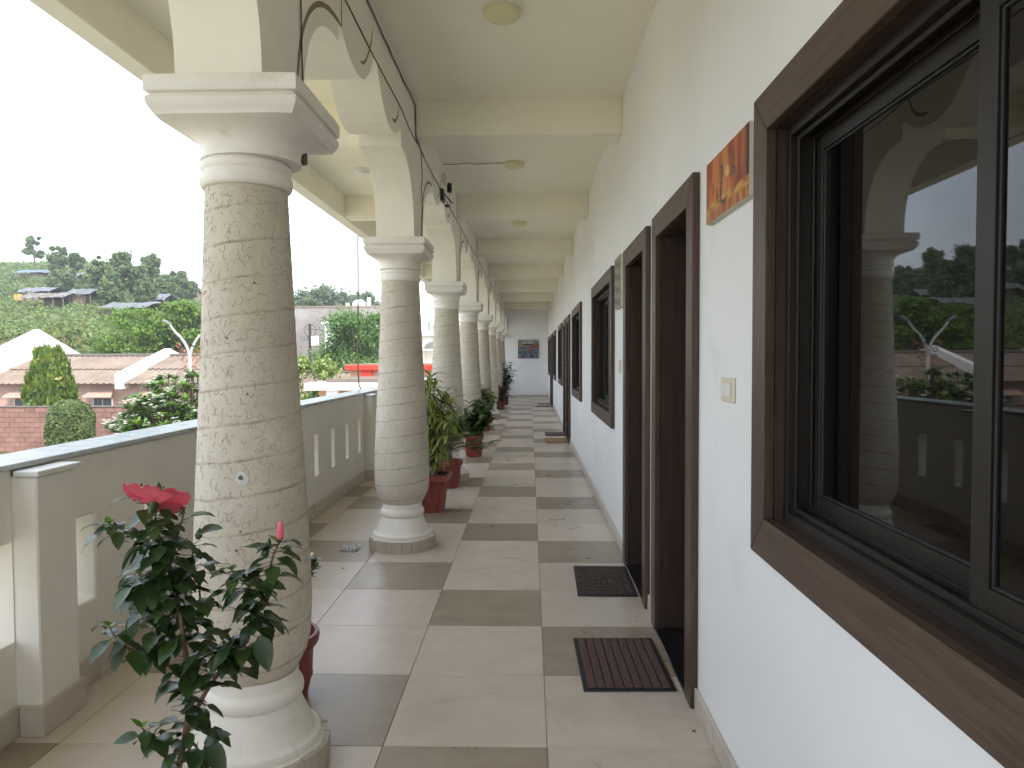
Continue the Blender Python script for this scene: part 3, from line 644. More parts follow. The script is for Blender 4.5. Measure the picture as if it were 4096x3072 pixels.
# ------------------------------------------------------------------ doormats
M['mat_brown'] = pmat('brown_ribbed_carpet', (.105, .06, .05), .95, .35, 60, .8, 300, bdist=.004)
M['mat_grey'] = pmat('grey_carpet', (.16, .14, .13), .95, .3, 60, .6, 300)
M['coir'] = pmat('coir_bristle', (.36, .22, .105), .95, .25, 70, .9, 260, bdist=.006)
def doormat(x0, x1, y0, y1, label, style, rz=0):
    c = ((x0+x1)/2, (y0+y1)/2, 0); e = empty('doormat', c, label, 'doormat', 'doormats in front of the doors')
    MB().box((x0, y0, .0006), (x1, y1, .007), bev=.002).build('backing', M['rubber'] if style != 'coir' else M['coir'], e)
    if style == 'rib':
        n = 9; st = (x1-x0-.036)/n; me = None
        for i in range(n):
            MB().box((x0+.018+st*i+.003, y0+.018, .0072), (x0+.018+st*(i+1)-.003, y1-.018, .0125), bev=.0015).build('rib', M['mat_brown'], e)
    elif style == 'weave':
        nx, ny = 7, 9; sx, sy = (x1-x0-.03)/nx, (y1-y0-.03)/ny
        for i in range(nx):
            for j in range(ny):
                h = (i+j) % 2; px, py = x0+.015+sx*i, y0+.015+sy*j
                a, b = (.003, .018) if h else (.013, .006)
                MB().box((px+a, py+b, .0072), (px+sx-a, py+sy-b, .012), bev=.001).build('tuft', M['mat_brown'], e)
    elif style == 'grey':
        for i in range(7):
            for j in range(5):
                sx, sy = (x1-x0-.03)/7, (y1-y0-.03)/5
                MB().box((x0+.015+sx*i+.004, y0+.015+sy*j+.012, .0072), (x0+.015+sx*(i+1)-.004, y0+.015+sy*(j+1)-.012, .012), bev=.001).build('tuft', M['mat_grey'], e)
    elif style == 'coir':
        MB().box((x0+.006, y0+.006, .0072), (x1-.006, y1-.006, .017), bev=.004).build('pile', M['coir'], e)
    else:
        MB().box((x0+.02, y0+.02, .0072), (x1-.02, y1-.02, .011), bev=.002).build('pile', M['black'], e)
    e.rotation_euler.z = rz
doormat(.218, .612, 3.045, 3.627, 'brown ribbed doormat with black border in front of nearest door', 'rib', R(1))
doormat(.285, .640, 4.28, 4.90, 'brown and black basket weave doormat at the second door', 'weave', R(-1))
doormat(.245, .630, 12.14, 12.78, 'plain tan coir doormat in front of the third door', 'coir', R(2))
doormat(.278, .640, 13.27, 13.87, 'grey patterned doormat in front of the fourth door', 'grey')
doormat(.17, .55, 21.24, 21.76, 'dark doormat lying askew near the fifth door', 'plain', R(-9))
doormat(.243, .612, 22.36, 22.9, 'dark doormat in front of the farthest door', 'plain')
# crumpled clear wrapper on the floor
m, t, N, L, b = newmat('clear_plastic_film'); b.inputs['Base Color'].default_value = (.86, .90, .94, 1); b.inputs['Roughness'].default_value = .12; b.inputs['Transmission Weight'].default_value = .55; b.inputs['Alpha'].default_value = .75
M['film'] = m
rw = random.Random(5); n = 12; wv = []
for j in range(n+1):
    for i in range(n+1):
        x = -1.34+(i/n-.5)*.135+rw.uniform(-.006, .006); y = 5.33+(j/n-.5)*.13+rw.uniform(-.006, .006)
        wv.append((x, y, .003+abs(mnoise.noise(Vector((i*.6, j*.6, 1))))*.035+rw.uniform(0, .008)))
wr = MB().add(wv, [(j*(n+1)+i, j*(n+1)+i+1, (j+1)*(n+1)+i+1, (j+1)*(n+1)+i) for j in range(n) for i in range(n)]).build('plastic_wrapper', M['film'], base=(-1.34, 5.33, 0)); tag(wr, 'crumpled clear plastic wrapper lying on the floor left of second column', 'wrapper')
for k, (u, v) in enumerate(((742, 1228), (1499, 1580))):
    p = at(u, v, 1); d = ray(u, v); p = EYE+d*(-EYE.z/d.z)
    MB().lathe([(.0005, .008), (.004, .007), (.006, .002)], (p.x, p.y, 0), 8).build('pebble', M['joint'], base=(p.x, p.y, 0))
    tag(bpy.context.scene.objects[-1] if False else [o for o in bpy.data.objects if o.name.startswith('pebble')][-1], ['tiny dark pebble on the floor left of the nearest mat row', 'tiny dark pebble beside the skirting near the camera'][k], 'pebble')
# ------------------------------------------------------------------ leaves and pots
def leaf(mb, p, d, up, ln, wd, droop=.3, n=4, fold=.25, shape='ovate', mi=0, edge=None, wave=0):
    p = Vector(p); d = Vector(d).normalized(); s = d.cross(Vector(up))
    if s.length < 1e-3: s = d.cross(Vector((1, .3, 0)))
    s.normalize(); nrm = s.cross(d).normalized(); b0 = len(mb.v); pos = p.copy(); dirc = d.copy(); rows = []
    for i in range(n+1):
        t = i/n
        if shape == 'ovate': k = math.sin(math.pi*min(1, t**.72*.97+.015))**.9
        elif shape == 'strap': k = (min(1, t*5+.35))*(1-t**3)
        elif shape == 'obovate': k = math.sin(math.pi*min(1, t**1.5*.93+.03))
        else: k = math.sin(math.pi*t*.96+.06)
        if i == n: k = .02
        k *= wd/2; wv = wave*math.sin(t*9+b0)*wd
        rows.append([pos-s*k+nrm*(k*fold+wv), pos.copy(), pos+s*k+nrm*(k*fold-wv)])
        dirc = (dirc+Vector((0, 0, -droop/n*(.4+1.2*t)))).normalized(); pos = pos+dirc*(ln/n)
    if edge is None:
        mb.v += [tuple(q) for r_ in rows for q in r_]
        for i in range(n):
            for e in (0, 1): mb.f.append((b0+i*3+e, b0+i*3+e+1, b0+(i+1)*3+e+1, b0+(i+1)*3+e)); mb.m.append(mi)
    else:
        for r_ in rows: mb.v += [tuple(q) for q in (r_[0], r_[0].lerp(r_[1], .46), r_[1], r_[2].lerp(r_[1], .46), r_[2])]
        for i in range(n):
            for e in range(4): mb.f.append((b0+i*5+e, b0+i*5+e+1, b0+(i+1)*5+e+1, b0+(i+1)*5+e)); mb.m.append(edge if e in (0, 3) else mi)
def rdir(rnd, up=.3, flat=1):
    a = rnd.uniform(0, 2*math.pi); return Vector((math.cos(a)*flat, math.sin(a)*flat, up))
def round_pot(x, y, r1, r0, h, label, mat='terracotta', lip=.018):
    e = empty('plant_pot', (x, y, 0), label, 'pot', 'plant pots along the columns')
    o = MB().lathe([(.0005, r0), (h*.30, r0+(r1-r0)*.36), (h*.31, r0+(r1-r0)*.36+.004), (h*.34, r0+(r1-r0)*.40+.004), (h*.35, r0+(r1-r0)*.41), (h*.80, r1-.024), (h*.81, r1-.010), (h*.86, r1-.002), (h*.95, r1+.002), (h, r1-.004), (h, r1-.018), (h*.86, r1-.028)], (x, y, 0), 40, (True, False)).build('shell', M[mat], e); smooth_angle(o, 40)
    MB().lathe([(h*.85, r1-.022), (h*.87, r1*.5), (h*.88, .01)], (x, y, 0), 24, (False, True)).build('soil', M['soil'], e); return e
LM = {'hib': leafmat('hibiscus_leaf', (.018, .042, .013), (.045, .088, .024), .34, .12, .45, True), 'hibnew': leafmat('young_hibiscus_leaf', (.07, .16, .02), (.12, .23, .03), .4, .3),
      'petal': leafmat('pink_petal', (.76, .11, .165), (.88, .20, .25), .5, .14, .3, True, (.9, .16, .22)), 'ypetal': leafmat('cream_petal', (.75, .66, .26), (.85, .78, .40), .5, .35),
      'drac': leafmat('dracaena_leaf', (.055, .11, .022), (.10, .17, .035), .4, .2), 'dracy': leafmat('dracaena_margin', (.42, .46, .10), (.58, .58, .20), .4, .3),
      'palm': leafmat('palm_leaf', (.035, .085, .018), (.07, .14, .03), .4, .2), 'broad': leafmat('broad_leaf', (.025, .07, .018), (.05, .11, .022), .3, .2, .5), 'lime': leafmat('lime_leaf', (.20, .28, .03), (.34, .38, .05), .4, .3),
      'cord': leafmat('cordyline_leaf', (.028, .012, .012), (.06, .026, .020), .35, .1), 'dark': leafmat('dark_leaf', (.016, .036, .012), (.03, .06, .018), .35, .15)}
def new_plant(name, x, y, z, label, group='potted plants along the columns'): return empty(name, (x, y, z), label, 'plant', group)
def curve_pts(P, n=5):
    P = [Vector(p) for p in P]; out = []
    for i in range(len(P)-1):
        a, b, c, d = P[max(i-1, 0)], P[i], P[i+1], P[min(i+2, len(P)-1)]
        for k in range(n):
            t = k/n; out.append(.5*((2*b)+(c-a)*t+(2*a-5*b+4*c-d)*t*t+(3*b-a-3*c+d)*t**3))
    out.append(P[-1]); return out
# ---- foreground hibiscus
HY = 1.55; hx, hyy = at(388, 1659, HY).x, HY
round_pot(hx-.01, hyy, .15, .105, .27, 'red round pot of the foreground hibiscus')
hb = new_plant('hibiscus_plant', hx, hyy, .23, 'tall dark leaved hibiscus with open pink flower in the foreground')
def vp(u, v, dy=0): p = at(u, v, HY+dy); return p
rnd = random.Random(21)
BR = [([(hx, hyy, .225), vp(380, 1720), vp(386, 1659), vp(398, 1600), vp(406, 1540), vp(408, 1480), vp(402, 1420), vp(394, 1365), vp(386, 1310), vp(378, 1260), vp(363, 1210), vp(347, 1165), vp(330, 1130)], .0075, .003, 'wood'),
      ([vp(400, 1590), vp(436, 1510), vp(472, 1455), vp(502, 1415, .02), vp(532, 1388, .03), vp(552, 1340, .03), vp(566, 1290, .02), vp(580, 1240), vp(592, 1195), vp(604, 1172)], .0055, .002, 'wood'),
      ([vp(404, 1450), vp(372, 1440, -.02), vp(320, 1422, -.03), vp(278, 1400, -.03), vp(248, 1375, -.03), vp(236, 1352, -.03)], .003, .0015, 'wood'),
      ([vp(366, 1215), vp(330, 1180, -.02), vp(290, 1158, -.03), vp(262, 1142, -.03), vp(236, 1132, -.03)], .003, .0015, 'green'),
      ([vp(356, 1190), vp(384, 1150, .02), vp(396, 1112, .03)], .003, .0015, 'green'),
      ([vp(398, 1600), vp(360, 1606, -.02), vp(325, 1590, -.03), vp(306, 1572, -.03)], .003, .0015, 'green'),
      ([vp(404, 1440), vp(440, 1420, .03), vp(480, 1405, .04), vp(500, 1396, .04)], .003, .0018, 'wood'),
      ([vp(394, 1370), vp(420, 1330, .04), vp(432, 1290, .05), vp(420, 1220, .05), vp(414, 1180, .05)], .003, .0015, 'green'),
      ([vp(386, 1310), vp(350, 1290, -.04), vp(320, 1268, -.05), vp(300, 1240, -.05)], .003, .0015, 'green'),
      ([vp(330, 1130), vp(325, 1110), vp(318, 1082), vp(303, 1072)], .002, .0014, 'green'), ([vp(331, 1132), vp(340, 1100), vp(345, 1062)], .0018, .0012, 'green'), ([vp(566, 1290), vp(540, 1270, -.02), vp(512, 1244, -.02), vp(500, 1232, -.02)], .002, .0014, 'green')]
wd_, gr_, lvn = MB(), MB(), MB(); LEAVES = []
def hleaf(*a, **k): q = MB(); leaf(q, *a, **k); LEAVES.append(q)
for bi, (P, r0, r1, k) in enumerate(BR):
    C = curve_pts(P, 5); nC = len(C); (wd_ if k == 'wood' else gr_).tube(C, [r0+(r1-r0)*i/(nC-1) for i in range(nC)], 6)
    for i in range(3 if bi else 14, nC):
        t = i/(nC-1); num = 2 if bi in (0, 1, 7, 8) else 1
        if bi == 0 and t < .55: num = 1
        if bi == 1 and t < .35: num = 1 if i % 2 else 0
        for q in range(num):
            d = rdir(rnd, rnd.uniform(-.5, .35)); d.y *= .75; ln = rnd.uniform(.038, .066)*(1 if t < .9 else .75)
            pet = C[i]+d.normalized()*rnd.uniform(.008, .024); gr_.tube([C[i], pet], .0008, 4)
            hleaf(pet, d, (0, 0, 1), ln, ln*rnd.uniform(.52, .68), rnd.uniform(.4, 1.5), 5, rnd.uniform(.1, .4), wave=.04)
        if i == nC-1:
            for q in range(3): leaf(lvn, C[i], rdir(rnd, .8), (0, 0, 1), rnd.uniform(.018, .035), .014, .5, 4, .3)
for (cu, cv, n_, su, sv) in ((335, 1170, 20, 50, 40), (330, 1250, 20, 50, 40), (350, 1330, 18, 50, 40), (420, 1450, 10, 40, 50), (540, 1330, 12, 40, 55), (400, 1400, 14, 70, 40), (480, 1420, 12, 55, 30), (390, 1560, 12, 50, 50), (395, 1640, 12, 60, 40), (500, 1240, 5, 40, 30), (395, 1230, 8, 30, 40)):
    for q in range(n_):
        p = vp(cu+rnd.gauss(0, su*.55), cv+rnd.gauss(0, sv*.6), rnd.uniform(-.06, .06)); d = rdir(rnd, rnd.uniform(-.6, .3)); d.y *= .75; ln = rnd.uniform(.042, .072)
        gr_.tube([p, p-d.normalized()*.02+Vector((0, 0, .004))], .0008, 4)
        hleaf(p, d, (0, 0, 1), ln, ln*rnd.uniform(.5, .7), rnd.uniform(.4, 1.4), 5, rnd.uniform(.1, .4), wave=.04)
for (u, v, du, dv, ln) in ((275, 1395, -60, 90, .075), (285, 1370, -70, 60, .072), (300, 1320, -30, 80, .075), (240, 1135, -55, 30, .055), (300, 1180, -40, 55, .07), (430, 1150, 40, -14, .06), (560, 1372, 25, 85, .08), (565, 1258, 60, 8, .058), (530, 1235, -70, 30, .05), (300, 1590, -70, 10, .055), (445, 1600, 25, 40, .085), (440, 1605, 60, -30, .07)):
    a, b = vp(u, v, -.04), vp(u+du, v+dv, -.05); hleaf(a, (b-a), (0, -.6, 1), ln, ln*.5, .35, 6, .22, wave=.03)
wd_.build('stem', M['stemred'], hb, smooth=True); tag(gr_.build('shoot', M['stemgreen'], hb), kind='stuff'); tag(lvn.build('young_leaf', LM['hibnew'], hb, smooth=True), kind='stuff')
def clear_of_flower(q):
    c = sum((Vector(p) for p in q.v), Vector())/len(q.v)-EYE; z = c.dot(_f); u = (2048+c.dot(_rr)/z*FPX)/1.85172; v = (1536-c.dot(_uu)/z*FPX)/1.85172
    return not (262 < u < 405 and 1015 < v < 1106)
LEAVES = [q for q in LEAVES if clear_of_flower(q)]
for q in LEAVES[:300]: q.build('leaf', LM['hib'], hb, smooth=True)
rest = MB()
for q in LEAVES[300:]: rest.add(q.v, q.f)
if rest.v: tag(rest.build('foliage', LM['hib'], hb, smooth=True), kind='stuff')
def petal(mb, c, ax, side, ln, wd, spread, n=6, mi=0):
    up = ax; s = side.cross(ax).normalized(); b0 = len(mb.v); rows = []; W = 6
    for i in range(n+1):
        t = i/n; rad = ln*(t**.9)*math.sin(spread); h = ln*t*math.cos(spread)-ln*.16*t**3
        k = wd*(.14+.86*math.sin((.06+.70*t)*math.pi)**1.3)
        for j in range(W+1):
            q = (j/W-.5)*2; g = 1-.20*q*q*t**3; rows.append(c+side*(rad*g)+up*(h*g-.06*ln*t*q*q+.0035*math.sin(9*q+ln*900+3*t)*t*t)+s*(k*q*.5))
    mb.v += [tuple(p) for p in rows]
    for i in range(n):
        for j in range(W): a = b0+i*(W+1)+j; mb.f.append((a, a+1, a+W+2, a+W+1)); mb.m.append(mi)
fc = vp(330, 1096, -.03); ax = Vector((.06, .60, .78)).normalized(); e1 = ax.cross(Vector((0, 1, 0))).normalized(); e2 = ax.cross(e1)
flo = MB().tube([fc-ax*.02, fc-ax*.008, fc+ax*.012, fc+ax*.024], [.003, .0075, .0085, .006], 8).build('flower', M['stemgreen'], hb, smooth=True)
for k in range(5):
    a = k*2*math.pi/5+.55; q = MB(); petal(q, fc+ax*.010, ax, (e1*math.cos(a)+e2*math.sin(a)), (.078, .072, .080, .074, .078)[k], .082, R((66, 74, 62, 72, 66)[k])); q.build('petal', LM['petal'], flo, smooth=True)
def bud(p, ax, ln, r): MB().tube([p, p+ax*ln*.25, p+ax*ln*.6, p+ax*ln], [r*.4, r, r*.85, r*.1], 8).build('bud', M['stemgreen'], hb, smooth=True)
for (u, v, ln, r) in ((303, 1075, .032, .0085), (345, 1064, .024, .006), (250, 1146, .020, .007), (428, 1165, .026, .008), (395, 1112, .018, .006), (571, 1205, .030, .009), (580, 1185, .024, .006), (601, 1172, .016, .007)): bud(vp(u, v), Vector((rnd.uniform(-.3, .3), 0, 1)).normalized(), ln, r)
p0 = vp(604, 1166); o = MB().tube([p0, p0+Vector((.001, 0, .010)), p0+Vector((.002, 0, .028)), p0+Vector((.003, 0, .040))], [.005, .0085, .0065, .004], 9).build('bud', LM['petal'], hb, smooth=True); o['label'] = 'furled pink bud at the tip of the right branch'
# ---- cream hibiscus behind the nearest column
round_pot(-1.06, 2.98, .172, .12, .27, 'red round pot behind the nearest column')
yh = new_plant('hibiscus_plant', -1.06, 2.98, .23, 'small cream flowered hibiscus behind the nearest column')
w2, l2, f2 = MB(), MB(), MB()
for k in range(9):
    a = Vector((-1.06, 2.98, .235)); tip = Vector((-.93+rnd.uniform(-.19, .05), 2.98+rnd.uniform(-.1, .15), rnd.uniform(.46, .60)))
    if k == 0: tip = Vector((-.90, 3.02, .57))
    C = curve_pts([a, a.lerp(tip, .5)+Vector((rnd.uniform(-.03, .03), 0, .03)), tip], 6); w2.tube(C, [.005-.003*i/len(C) for i in range(len(C))], 5)
    for p in C[4:]:
        for q in range(4): leaf(l2, p, rdir(rnd, rnd.uniform(-.2, .7)), (0, 0, 1), rnd.uniform(.03, .055), .026, .6, 4, .25)
for k in range(5): a = k*1.2566; petal(f2, Vector((-.945, 3.0, .575)), Vector((-.2, -.3, .9)).normalized(), Vector((math.cos(a), math.sin(a), 0)), .06, .05, R(50))
w2.build('stem', M['stemred'], yh); tag(l2.build('foliage', LM['broad'], yh, smooth=True), kind='stuff'); f2.build('flower', LM['ypetal'], yh, smooth=True)
# ---- square ribbed planter with variegated dracaena
sq = empty('plant_pot', (-.93, 6.72, 0), 'square ribbed red planter beside the second column', 'pot', 'plant pots along the columns')
mb = MB()
def sqr(h, z, rib=0): 
    P = []
    for sx, sy, dx, dy in ((-1, -1, 1, 0), (1, -1, 0, 1), (1, 1, -1, 0), (-1, 1, 0, -1)):
        for k in range(16):
            t = k/16; q = 0
            if rib and k and (k//2) % 2: q = rib
            nx, ny = (dy, -dx); P.append((-.93+sx*h+dx*2*h*t-nx*q, 6.72+sy*h+dy*2*h*t-ny*q, z))
    return P
mb.rings([sqr(.118, .0005), sqr(.120, .01, .008), sqr(.155, .285, .008), sqr(.156, .292), sqr(.178, .294), sqr(.183, .300), sqr(.184, .345), sqr(.180, .350), sqr(.160, .350), sqr(.157, .31)], True, (True, False)).build('shell', M['terracotta'], sq)
MB().add([(-1.088, 6.562, .318), (-.772, 6.562, .318), (-.772, 6.878, .318), (-1.088, 6.878, .318)], [(0, 1, 2, 3)]).build('soil', M['soil'], sq)
dr = new_plant('dracaena_plant', -.93, 6.72, .318, 'yellow edged dracaena bush in the square red planter')
st, lf = MB(), MB(); rnd = random.Random(4)
for k in range(15):
    a = Vector((-.93+rnd.uniform(-.08, .08), 6.72+rnd.uniform(-.09, .09), .32)); H = rnd.uniform(.55, .98) if k > 3 else (1.02, .86, .95, .70)[k]
    tip = a+Vector((rnd.uniform(-.05, .27), rnd.uniform(-.12, .12), H-.1)); C = curve_pts([a, a.lerp(tip, .45)+Vector((rnd.uniform(-.03, .03), rnd.uniform(-.03, .03), 0)), tip], 7)
    st.tube(C, .007, 6)
    for ci in range(4, len(C)):
        whorl = 9 if ci == len(C)-1 else 5
        for q in range(whorl):
            up = rnd.uniform(.5, 1.4) if ci == len(C)-1 else rnd.uniform(-.1, .7)
            leaf(lf, C[ci]+Vector((0, 0, rnd.uniform(-.04, .03))), rdir(rnd, up), (0, 0, 1), rnd.uniform(.13, .20), rnd.uniform(.028, .038), rnd.uniform(1.0, 2.4), 6, .2, 'strap', 0, 1)
st.build('cane', M['stemgrey'], dr); tag(lf.build('foliage', [LM['drac'], LM['dracy']], dr, smooth=True), kind='stuff')
# ---- fan palm
round_pot(-.91, 7.97, .172, .118, .30, 'large round red pot holding the fan palm')
fp = new_plant('fan_palm', -.91, 7.97, .26, 'bushy fan palm in the large round red pot'); st, lf = MB(), MB(); rnd = random.Random(8)
st.tube([(-.91, 7.97, .255), (-.915, 7.97, .36), (-.91, 7.975, .46)], [.06, .055, .03], 9)
for k in range(38):
    a0 = rnd.uniform(0, 2*math.pi); L_ = rnd.uniform(.20, .46); el = rnd.uniform(.15, 1.3)
    p = Vector((-.91, 7.97, rnd.uniform(.32, .46))); d = Vector((math.cos(a0)*math.cos(el), math.sin(a0)*math.cos(el)*.8, math.sin(el)))
    tip = p+d*L_; C = curve_pts([p, p+d*L_*.55+Vector((0, 0, .02)), tip-Vector((0, 0, .02))], 4); st.tube(C, .004, 4)
    side = d.cross(Vector((0, 0, 1))).normalized(); nr = side.cross(d)
    for q in range(15):
        t = (q/14-.5)*2.6; dd = d*math.cos(t)+side*math.sin(t)+nr*.1
        leaf(lf, C[-1], dd, nr, rnd.uniform(.15, .24)*(1-.15*abs(t)), .018, rnd.uniform(.3, 1.0), 4, .3, 'strap')
st.build('trunk', M['bark'], fp); tag(lf.build('frond', LM['palm'], fp, smooth=True), kind='stuff')
# ---- broad leaf plant, lime plant, cordyline, ficus
def bush_plant(x, y, r1, r0, h, plab, lab, nm, H, nst, lk, ln, wd, seed, sprd=.2, mat='terracotta', extra=None, droop=.8):
    round_pot(x, y, r1, r0, h, plab, mat); e = new_plant(nm, x, y, h*.87, lab); st, lf, lx = MB(), MB(), MB(); rn = random.Random(seed)
    for k in range(nst):
        a = Vector((x+rn.uniform(-.02, .02), y+rn.uniform(-.02, .02), h*.86)); tip = Vector((x+rn.uniform(-sprd, sprd), y+rn.uniform(-sprd, sprd), h+rn.uniform(.35, 1)*H))
        C = curve_pts([a, a.lerp(tip, .5)+Vector((0, 0, .03)), tip], 6); st.tube(C, [.007-.004*i/len(C) for i in range(len(C))], 5)
        for ci in range(3, len(C)):
            for q in range(3): leaf(lx if (extra and rn.random() < .4) else lf, C[ci], rdir(rn, rn.uniform(-.1, .7)), (0, 0, 1), rn.uniform(.7, 1.2)*ln, rn.uniform(.8, 1.1)*wd, rn.uniform(.4, 1.5)*droop, 5, .2)
    st.build('stem', M['stemred'], e); tag(lf.build('foliage', LM[lk], e, smooth=True), kind='stuff')
    if extra: tag(lx.build('young_leaf', LM[extra], e, smooth=True), kind='stuff')
    return e
bush_plant(-.815, 10.5, .148, .112, .315, 'round red pot with branching broad leaf plant', 'branching broad leaved plant in the third visible pot', 'broadleaf_plant', .52, 17, 'broad', .16, .07, 31, .30, extra='drac')
bush_plant(-.90, 14.25, .135, .105, .30, 'round red pot in front of the fifth column', 'lime and green leaved plant in front of the fifth column', 'croton_plant', .60, 16, 'drac', .18, .065, 32, .26, extra='lime')
round_pot(-.85, 20.2, .15, .12, .26, 'dark red pot with the cordyline', 'darkpot')
cp = new_plant('cordyline_plant', -.85, 20.2, .22, 'spiky dark purple cordyline in the dark pot'); lf = MB(); rnd = random.Random(9)
for k in range(120): leaf(lf, (-.85+rnd.uniform(-.05, .05), 20.2+rnd.uniform(-.05, .05), rnd.uniform(.24, .5)), rdir(rnd, rnd.uniform(.1, 1.6)), (0, 0, 1), rnd.uniform(.35, .62), .045, rnd.uniform(.6, 2.0), 6, .3, 'strap')
tag(lf.build('foliage', LM['cord'], cp, smooth=True), kind='stuff')
bush_plant(-.80, 22.3, .16, .12, .30, 'dark pot of the tall green plant near the end wall', 'tall dark green leafy plant near the end wall', 'ficus_plant', 1.0, 26, 'dark', .17, .07, 33, .32, 'darkpot')
# ------------------------------------------------------------------ outside: ground, hill, sky is the world
GZ = -3.2
M['ground'] = pmat('garden_ground', (.44, .395, .31), .95, .3, .6, .5, 6, dirt=(.30, .29, .16), dirt_at=(.46, .62), dirt_scale=.35, bdist=.05)
ground = MB().add([(-2500, -300, GZ), (2500, -300, GZ), (2500, 3000, GZ), (-2500, 3000, GZ)], [(0, 1, 2, 3)]).build('ground', M['ground'], base=(0, 0, GZ)); tag(ground, kind='structure')
def sstep(t): t = min(1, max(0, t)); return t*t*(3-2*t)
def hz(X, Y):
    f = sstep((-X/max(Y, 1)-.12)/.50)
    t = Y-50; h = 6.2*sstep((Y-47.5)/2.5)+.20*max(0, min(t, 78))+.02*max(0, t-78)
    return GZ-.05+f*h+(.35*mnoise.noise(Vector((X*.09, Y*.09, 0)))+.18*mnoise.noise(Vector((X*.3, Y*.3, 3))))*(1 if Y > 49 else 0)*min(1, f*2)
def hit(u, v):
    d = ray(u, v); Y = 48.
    while Y < 260:
        p = EYE+d*(Y/d.y)
        if p.z < hz(p.x, p.y): return p
        Y += .25
    return EYE+d*(130/d.y)
m, t, N, L, b = newmat('hill_grass'); v = coords(N, L)
n1 = nz(N, L, .12, 8, .65, v); n2 = nz(N, L, .9, 6, .7, v)
c = ramp(N, L, n1.outputs['Fac'], [(.30, (.20, .155, .10)), (.42, (.17, .175, .075)), (.55, (.125, .165, .06)), (.75, (.19, .20, .10))]).outputs['Color']
c2 = ramp(N, L, n2.outputs['Fac'], [(.35, .55), (.65, 1.15)]).outputs['Color']; c = mixc(N, L, .8, c, c2, 'MULTIPLY'); L.new(c, b.inputs['Base Color']); b.inputs['Roughness'].default_value = .95
bumpn(N, L, b, n2.outputs['Fac'], .8, .4); M['hill'] = m
HXs = np.linspace(-260, 10, 136); HYs = np.concatenate([np.linspace(47, 52, 8), np.linspace(53, 135, 56), np.linspace(140, 320, 20)])
vs = [(x*(1 if y < 140 else y/140), y, hz(x*(1 if y < 140 else y/140), y)) for y in HYs for x in HXs]; nx = len(HXs)
hill = MB().add(vs, [(j*nx+i, j*nx+i+1, (j+1)*nx+i+1, (j+1)*nx+i) for j in range(len(HYs)-1) for i in range(nx-1)]).build('hill', M['hill'], base=(-60, 90, 0), smooth=True); tag(hill, kind='structure')

# ------------------------------------------------------------------ foliage masses made of leaf-sized faces
def rhombs(P, S, up_bias=.0, rng=RNG, outward=None, elong=1.6):
    n = len(P); a = rng.normal(size=(n, 3)); a /= np.linalg.norm(a, axis=1)[:, None]
    if outward is not None: nrm = outward+.75*rng.normal(size=(n, 3))
    else: nrm = rng.normal(size=(n, 3))
    nrm[:, 2] += up_bias; nrm /= np.linalg.norm(nrm, axis=1)[:, None]
    a -= (a*nrm).sum(1)[:, None]*nrm; a /= np.linalg.norm(a, axis=1)[:, None]+1e-9; b_ = np.cross(nrm, a)
    S = np.asarray(S)[:, None] if np.ndim(S) else np.full((n, 1), S); ln = S*elong*.5; wd = S*.5
    tip = nrm*S*.12
    V = np.stack([P-a*ln-tip, P+b_*wd+tip*.6, P+a*ln-tip, P-b_*wd+tip*.6], 1).reshape(-1, 3)
    return V
def cloud_mesh(V, name='foliage'):
    n = len(V)//4; me = bpy.data.meshes.new(name); me.vertices.add(len(V)); me.vertices.foreach_set('co', V.astype(np.float32).ravel())
    me.loops.add(n*4); me.loops.foreach_set('vertex_index', np.arange(n*4, dtype=np.int32)); me.polygons.add(n)
    me.polygons.foreach_set('loop_start', np.arange(0, n*4, 4, dtype=np.int32)); me.polygons.foreach_set('loop_total', np.full(n, 4, dtype=np.int32)); me.update(calc_edges=True); me.validate(); return me
def lobes_cloud(lobes, n, s, shell=.30, rng=RNG, up=.35):
    W = np.array([l[3]**2*l[4] for l in lobes]); W = W/W.sum(); out = []
    for (cx, cy, cz, r_, fz), w_ in zip(lobes, W):
        k = max(4, int(n*w_)); d = rng.normal(size=(k, 3)); d /= np.linalg.norm(d, axis=1)[:, None]
        bl = 1+.22*np.sin(d[:, 0]*7+cx)+.22*np.sin(d[:, 1]*6+cz*3)*np.sin(d[:, 2]*8+cy)
        rad = r_*bl*(1-shell*rng.random(k)**1.3)*(1+.22*rng.normal(size=k)); P = np.array([cx, cy, cz])+d*rad[:, None]*np.array([1, 1, fz])
        out.append(rhombs(P, s*rng.uniform(.6, 1.35, k), up, rng, d))
    return np.concatenate(out)
